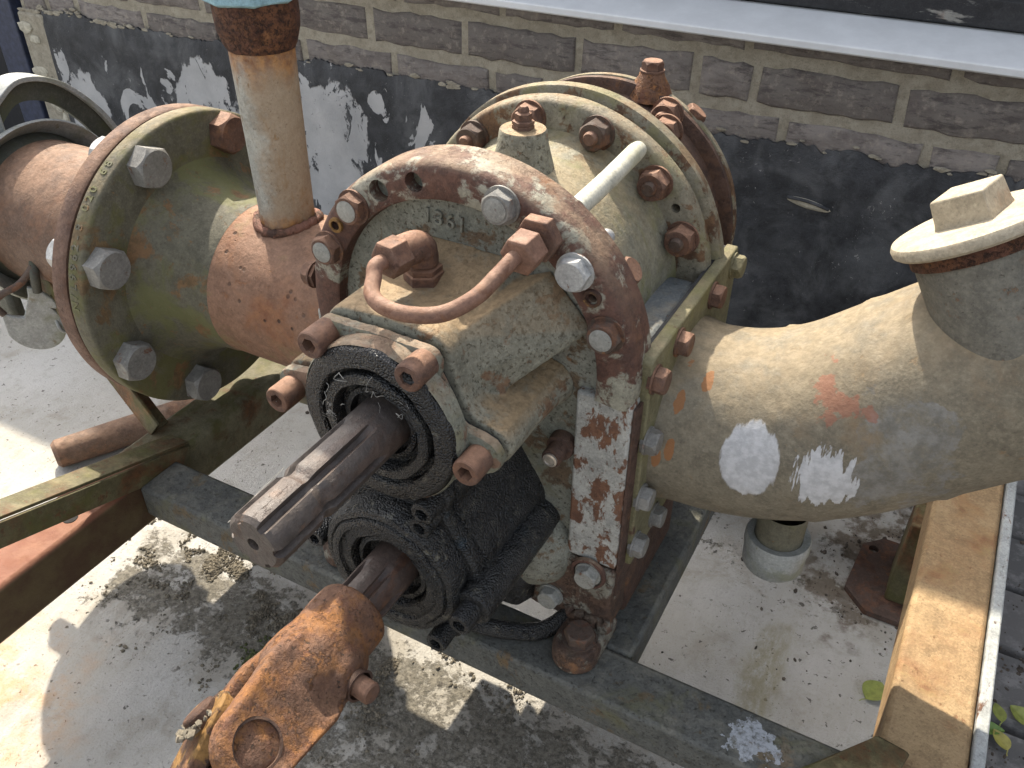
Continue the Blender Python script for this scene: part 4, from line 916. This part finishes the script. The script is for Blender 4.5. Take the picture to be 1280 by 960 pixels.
# stamped characters on the flange edge
txt = 'N/L9962-8 020 68'
verts = []
for i, ch in enumerate(txt):
    if ch == ' ': continue
    cu = bpy.data.curves.new('t', 'FONT'); cu.body = ch; cu.size = .013; cu.extrude = .0006; cu.align_x = 'CENTER'; cu.align_y = 'CENTER'; cu.offset = .0002
    to = bpy.data.objects.new('tmp', cu); COL.objects.link(to); bpy.context.view_layer.update()
    me = bpy.data.meshes.new_from_object(to.evaluated_get(bpy.context.evaluated_depsgraph_get())); bpy.data.objects.remove(to)
    a = radians(172 - 3.4*i)
    rad = Vector((0, cos(a), sin(a))); tan = Vector((0, sin(a), -cos(a)))     # reading upwards
    M4 = Matrix(((0, 1, 0, 0),)*4)
    xax, yax, zax = tan, Vector((-1, 0, 0)), rad
    pos = Vector((-.7372, PY, PZ)) + rad*.1672
    M4 = Matrix(((xax.x, yax.x, zax.x, pos.x), (xax.y, yax.y, zax.y, pos.y), (xax.z, yax.z, zax.z, pos.z), (0, 0, 0, 1)))
    me.transform(M4); verts.append(me)
bm = B()
for me in verts: bm.from_mesh(me)
build('stamped_number', bm, 'olive_neck', inl, None, 0, 38, False)

suc = thing('suction_pipe', 'rust brown flanged pipe joined to the olive flange at the left edge', 'pipe', (-.95, PY, .3))
bm = B(); lx(bm, [(.085, -.7715), (.1645, -.7715), (.1665, -.7695), (.1668, -.7535), (.165, -.751), (.085, -.751)], 128, wob=.004); build('flange', bm, 'brown_flange', suc)
bm = B(); lx(bm, [(.0935, -.7712), (.0915, -.78), (.0905, -.83), (.0895, -.99)]); build('pipe_body', bm, 'brown_pipe', suc)
for i in range(8):
    a = radians(22.5+45*i); p = Vector((-.771, PY + .144*cos(a), PZ + .144*sin(a)))
    nn = inst(M_B32, 'nut', suc, p, (-1, 0, 0), 'zinc', random.uniform(0, 1))
# support straps: pipe is carried by the strut of the frame

cpl = thing('hose_coupling', 'dark galvanised hose coupling with curved lever and hooked catch around the left pipe', 'coupling', (-1.05, PY, .3))
bm = B(); lx(bm, [(.0945, -1.018), (.1, -1.014), (.111, -1.0), (.1145, -.9895), (.1125, -.987), (.108, -.992), (.096, -1.006), (.0925, -1.014)], 96); build('coupling_bell', bm, 'galv', cpl)
bm = B(); lx(bm, [(.0, -1.02), (.09, -1.02), (.096, -1.018), (.097, -1.014), (.089, -.9905)], 64); build('coupling_cap', bm, 'galv_dark', cpl)
# lever: curved plate on top
pts = [(-1.015, .60, .535), (-1.015, .64, .555), (-1.015, .69, .54), (-1.015, .735, .495), (-1.015, .765, .44)]
sp = spline(pts, 8); bm = B(); rings = []
for i, p in enumerate(sp):
    t = (sp[min(i+1, len(sp)-1)]-sp[max(i-1, 0)]).normalized(); nn = Vector((1, 0, 0)).cross(t).normalized()
    wd = .02
    rings.append([p + Vector((-wd, 0, 0)) + nn*.003, p + Vector((wd*.55, 0, 0)) + nn*.003, p + Vector((wd*.55, 0, 0)) - nn*.003, p + Vector((-wd, 0, 0)) - nn*.003])
loft(bm, rings); lv = build('lever', bm, 'galv', cpl, None, .001)
cc = Vector((-1.015, PY, PZ)); outp = [p - (p-cc).normalized()*.003 for p in sp]; inp = [p - (p-cc).normalized()*.026 for p in sp[::-1]]
bm = B(); loft(bm, [[p + Vector((-.004, 0, 0)) for p in outp+inp], [p + Vector((.002, 0, 0)) for p in outp+inp]]); build('lever_web', bm, 'galv_dark', lv)
bm = B(); box(bm, -1.03, -1.008, .59, .608, .495, .543); build('lever_arm', bm, 'galv', cpl, None, .004)
# hooked catch plate hanging below
def catch():
    P0 = Vector((-.93, .515, .31)); ux = Vector((.55, .6, -.1)).normalized(); uy = Vector((0, 0, 1))
    o = []
    for i in range(20): a = radians(200 + 200*i/19); o.append((.033*cos(a), .033*sin(a)*1.05))
    o += [(.036, .02), (.028, .036), (.016, .05), (.006, .052), (.004, .04), (-.008, .012), (-.02, .014), (-.03, .02)]
    bm = B(); nn = ux.cross(uy)
    loft(bm, [[P0 + ux*x + uy*y + nn*.003 for x, y in o], [P0 + ux*x + uy*y - nn*.003 for x, y in o]])
    return bm, P0, ux, uy
bm, P0, ux, uy = catch(); ct = build('catch_plate', bm, 'galv', cpl, None, .0015)
bm = B(); tube(bm, spline([P0 + ux*(-.028) + uy*.016, P0 + ux*(-.034) + uy*.03, P0 + ux*(-.024) + uy*.042, P0 + ux*(.0) + uy*.056, P0 + ux*(.02) + uy*.078], 6), .0042, 12); build('catch_hook', bm, 'bolt_dark', ct)
bm = B(); tube(bm, spline([P0 + ux*.024 + uy*.008, P0 + ux*.03 - uy*.006 + Vector((.004, -.006, 0)), P0 + ux*.042 - uy*.012, P0 + ux*.07 - uy*.012], 6), .0022, 10); build('safety_wire', bm, 'galv', ct)
bm = B(); tube(bm, spline([P0 + ux*.015 + uy*.045, P0 + ux*.02 + uy*.075, (-.95, .56, .40), (-1.0, .56, .36)], 5), .0055, 10); build('catch_bracket', bm, 'galv_dark', cpl)
bm = B(); box(bm, -1.03, -.995, .53, .548, .285, .325); build('lower_lug', bm, 'galv_dark', cpl, None, .006)

# ================================================================== OUTLET ELBOW (right)
elb = thing('outlet_elbow', 'tan painted pipe elbow with plugged filler neck and white paint drips, right of the pump', 'pipe elbow', EL_ROOT)
bm = B(); out = [(.52, .292), (.525, .287), (.735, .30), (.738, .50), (.733, .509), (.524, .509), (.52, .505)]
loft(bm, [[(-.1725, y, z) for y, z in out], [(-.1615, y, z) for y, z in out]]); build('mounting_plate', bm, 'plate_olive', elb, None, .0015)
bm = B(); out2 = [(.5215, .2935), (.7365, .302), (.7365, .5), (.7315, .5075), (.5215, .5075)]
loft(bm, [[(-.1755, y, z) for y, z in out2], [(-.1726, y, z) for y, z in out2]]); build('gasket', bm, 'gasket', elb)
for y, z, m in ((.722, .4945, 'plate_olive'), (.664, .4925, 'bolt_rust'), (.579, .4925, 'bolt_rust'), (.528, .488, 'bolt_rust'), (.528, .428, 'bolt_grey'), (.529, .366, 'bolt_grey'), (.574, .307, 'bolt_grey'), (.528, .311, 'bolt_grey'), (.63, .309, 'bolt_dark'), (.68, .312, 'bolt_dark')):
    inst(M_B20, 'hex_bolt', elb, (-.1615, y, z), (1, 0, 0), m, random.uniform(0, 1))
x0, Rb, th, az = -.15, .22, radians(38), radians(10)
ux_ = Vector((1, 0, 0)); uu = Vector((0, sin(az), cos(az)))
def cpt(s_):
    if s_ < 0: return Vector((x0 + s_, PY, PZ)), ux_.copy()
    if s_ < Rb*th:
        a = s_/Rb; return Vector((x0, PY, PZ)) + ux_*Rb*sin(a) + uu*Rb*(1-cos(a)), ux_*cos(a) + uu*sin(a)
    e = Vector((x0, PY, PZ)) + ux_*Rb*sin(th) + uu*Rb*(1-cos(th)); t = ux_*cos(th) + uu*sin(th); return e + t*(s_-Rb*th), t
RE = .0812; ss = [-.0116 + .006*i for i in range(110)]; rings = []; n = 96
for s_ in ss:
    p, t = cpt(s_); v = Vector((0, cos(az), -sin(az))); w2 = t.cross(v).normalized(); bead = 0
    for sb in (.098, .182): bead += .0016*math.exp(-((s_-sb)/.0045)**2)
    r_ = RE + (.003*math.exp(-((s_+.0116)/.01)**2))
    rings.append([p + (v*cos(2*pi*i/n) + w2*sin(2*pi*i/n))*(r_ + bead*(1+.6*mnoise.noise(Vector((i*.45, s_*50, 0))))) for i in range(n)])
bm = B(); loft(bm, rings, False, True); build('elbow_pipe', bm, 'elbow_tan', elb)
# drain nozzle
bm = B(); lathe(bm, [(.0215, .262), (.0215, .325)], (0, 0, 1), (-.055, .62, 0), 40, True, False); build('drain_nozzle', bm, 'olive_flange', elb)
bm = B(); lathe(bm, [(.022, .2925), (.0285, .2935), (.0298, .29), (.0298, .2815), (.0284, .28), (.0288, .278), (.0278, .259), (.0255, .256)], (0, 0, 1), (-.055, .62, 0), 40, False, True); dc = build('drain_cap', bm, 'galv', elb, None)
# filler neck with screw plug
nn = Vector((-.53, .13, .83)).normalized(); pb, tb = cpt(Rb*th + .118); PB = pb.copy()
capc = CAM + (Vector((.0198, .654, .603))-CAM)*.957
u1 = nn.cross(Vector((0, 1, 0))).normalized(); v1 = nn.cross(u1)
bm = B(); lathe(bm, [(.0455, -.105), (.0455, -.05), (.0455, -.0145), (.0455, -.013), (.0455, .004)], nn, capc, 64); nk = build('filler_neck', bm, 'neck_grey', elb)
bm = B(); lathe(bm, [(.0462, -.0128), (.0474, -.0125), (.0474, -.004), (.0462, -.0035)], nn, capc, 64); build('neck_band', bm, 'collar_rust', nk)
bm = B(); lathe(bm, [(.046, -.0028), (.0535, -.0025), (.0558, -.0005), (.0562, .0035), (.0545, .0065), (.05, .008), (.02, .0085)], nn, capc, 72, True, True); cp = build('screw_plug', bm, 'cap_cream', elb)
aa = radians(-14); e1 = (u1*cos(aa) + v1*sin(aa)); e2 = nn.cross(e1)
q0 = capc + nn*.008
rings = []
for hh, sc in ((-.001, 1.06), (.004, 1.0), (.0195, .95), (.0205, .9)):
    ring = []
    for (i, j) in ((1, 1), (-1, 1), (-1, -1), (1, -1)): ring.append(q0 + nn*hh + e1*.0185*sc*i + e2*.0185*sc*j)
    rings.append(ring)
bm = B(); loft(bm, rings); build('square_head', bm, 'cap_cream', cp, None, .0012)

# ================================================================== LEAVES, MOSS, LINT
def leaf(label, x, y, z, ln, wd, rot, mat, curl=.15):
    bm = B(); N, Mm = 12, 6; g = []
    for i in range(N+1):
        t = i/N; wv = wd*math.sin(pi*min(1, t**.8))**.8 if 0 < t < 1 else .0002; row = []
        for j in range(-Mm//2, Mm//2+1):
            f = j/(Mm/2); zz = .0022 + abs(f)*wv*.18 + curl*ln*((t-.5)**2)*.5
            row.append(bm.verts.new(((t-.5)*ln, f*wv*.5, zz)))
        g.append(row)
    for a, b in zip(g, g[1:]):
        for j in range(Mm): bm.faces.new((a[j], b[j], b[j+1], a[j+1]))
    bmesh.ops.recalc_face_normals(bm, faces=bm.faces); ex = bmesh.ops.extrude_face_region(bm, geom=bm.faces[:])
    for v in [v for v in ex['geom'] if isinstance(v, bmesh.types.BMVert)]: v.co.z -= .0006
    tube(bm, [(-.5*ln, 0, .0025+curl*ln*.12), (-.62*ln, .003, .0025), (-.72*ln, .004, .002)], .0006, 6)
    me = mesh_only('leaf', bm, mat, 60); o = bpy.data.objects.new('leaf', me); COL.objects.link(o); o.location = (x, y, z); o.rotation_euler = (random.uniform(-.06, .06), random.uniform(-.06, .06), rot)
    o['label'] = label; o['category'] = 'leaf'; o['group'] = 'leaves fallen on the ground'; return o
leaf('olive green leaf on the white concrete beside the orange rail', .078, .7346, .001, .034, .026, 1.2, 'leaf_green')
leaf('small narrow green leaf alone on the dark paving', .2055, .772, .002, .026, .014, 1.9, 'leaf_green')
leaf('round bright green leaf at the right picture edge on dark paving', .229, .779, .002, .032, .024, 2.5, 'leaf_green')
leaf('deep green leaf half hidden by the white rail strip', .197, .744, .003, .034, .018, .3, 'leaf_deep')
leaf('yellowing leaf touching the deep green leaf on the paving', .2095, .735, .004, .026, .017, 2.2, 'leaf_yellow')

def clumps(name, n, region, rmin, rmax, mat, label, cat, dens):
    bm = B(); cnt = 0
    base = bmesh.new(); bmesh.ops.create_icosphere(base, subdivisions=1, radius=1); bv = [v.co.copy() for v in base.verts]; bf = [[v.index for v in f.verts] for f in base.faces]; base.free()
    V_, F_ = [], []
    for _ in range(n*12):
        x, y = random.uniform(region[0], region[1]), random.uniform(region[2], region[3])
        if random.random() > dens(x, y): continue
        r = rmin + (rmax-rmin)*random.random()**3; o0 = len(V_); sx, sy, sz = (random.uniform(.7, 1.4) for _ in range(3)); rot = Quaternion((random.random(), random.random(), random.random(), random.random())).normalized()
        for c in bv:
            q = rot @ Vector((c.x*sx, c.y*sy, c.z*sz*.75)); V_.append((x+q.x*r*random.uniform(.75, 1.2), y+q.y*r*random.uniform(.75, 1.2), q.z*r + r*.25))
        F_ += [[i+o0 for i in f] for f in bf]; cnt += 1
        if cnt >= n: break
    me = bpy.data.meshes.new(name); me.from_pydata(V_, [], F_); me.materials.append(MAT[mat]); o = bpy.data.objects.new(name, me); COL.objects.link(o)
    o['kind'] = 'stuff'; o['label'] = label; o['category'] = cat; return o
def dens1(x, y):
    v = mnoise.noise(Vector((x*16, y*16, 0)))*.6 + mnoise.noise(Vector((x*45, y*45, 2)))*.5
    edge = max(0, 1-abs(y-.505)/.07) if x < -.42 else max(0, 1-abs(y-.55)/.03)*.3
    d2 = max(0, 1-hypot(x+.5, y-.42)/.12)*.7
    return max(0, v*2.4 - .12)*(.06+edge*1.5+d2)
clumps('moss_clumps', 11000, (-.86, -.2, .36, .56), .0005, .0027, 'moss', 'grey green crumbs of moss and dirt on the concrete before the cross beam', 'moss', dens1)
MAT['moss_green'] = plain('moss_green', (.075, .085, .03), .95, 0, .5, 120, .8)
def dens4(x, y): return max(0, 1-hypot(x+.567, y-.432)/.035)*1.2*max(0, mnoise.noise(Vector((x*60, y*60, 1)))+.45)
clumps('green_moss', 700, (-.62, -.52, .38, .48), .0006, .003, 'moss_green', 'small tuft of green moss on the concrete left of the rusty joint', 'moss', dens4)
def dens2(x, y):
    return max(0, mnoise.noise(Vector((x*30, y*30, 5)))+.25)*max(0, 1-min(abs(hypot(x-.075, y-.915)-.085)/.03, 1))*1.5 + max(0, 1-hypot(x+.95, y-.68)/.05)*.6*max(0, mnoise.noise(Vector((x*50, y*50, 5)))+.2) + .012
clumps('dirt_crumbs', 1500, (-1.05, .165, .55, 1.1), .0007, .0035, 'soil', 'dark dirt crumbs around the foot plate and the rusty bar', 'dirt', dens2)
def dens3(x, y): return .5*max(0, mnoise.noise(Vector((x*12, y*12, 8)))+.3)
clumps('joint_dirt', 1500, (.172, .5, .5, 1.2), .0008, .004, 'soil', 'dark soil crumbs in the paving joints', 'dirt', dens3)
# cobweb lint around the upper shaft seal
bm = B()
for i in range(16):
    a = random.uniform(radians(40), radians(215)); r = random.uniform(.024, .05); p = Vector((HX + r*cos(a), .384-random.uniform(0, .004), .4785 + r*sin(a))); pts = [p]
    for k in range(random.randint(3, 6)): pts.append(pts[-1] + Vector((random.uniform(-.005, .005), random.uniform(-.003, .002), random.uniform(-.005, .005))))
    tube(bm, spline(pts, 3), random.uniform(.0001, .00022), 5)
for a, b in (((-.345, .264, .478), (-.40, .37, .42)), ((-.4105, .384, .471), (-.43, .40, .45)), ((-.369, .384, .53), (-.40, .405, .50))):
    tube(bm, [a, b], .00018, 5)
o = build('cobweb', bm, 'lint', None); o['kind'] = 'stuff'; o['label'] = 'pale cobweb lint on the greasy upper shaft seal'; o['category'] = 'cobweb'
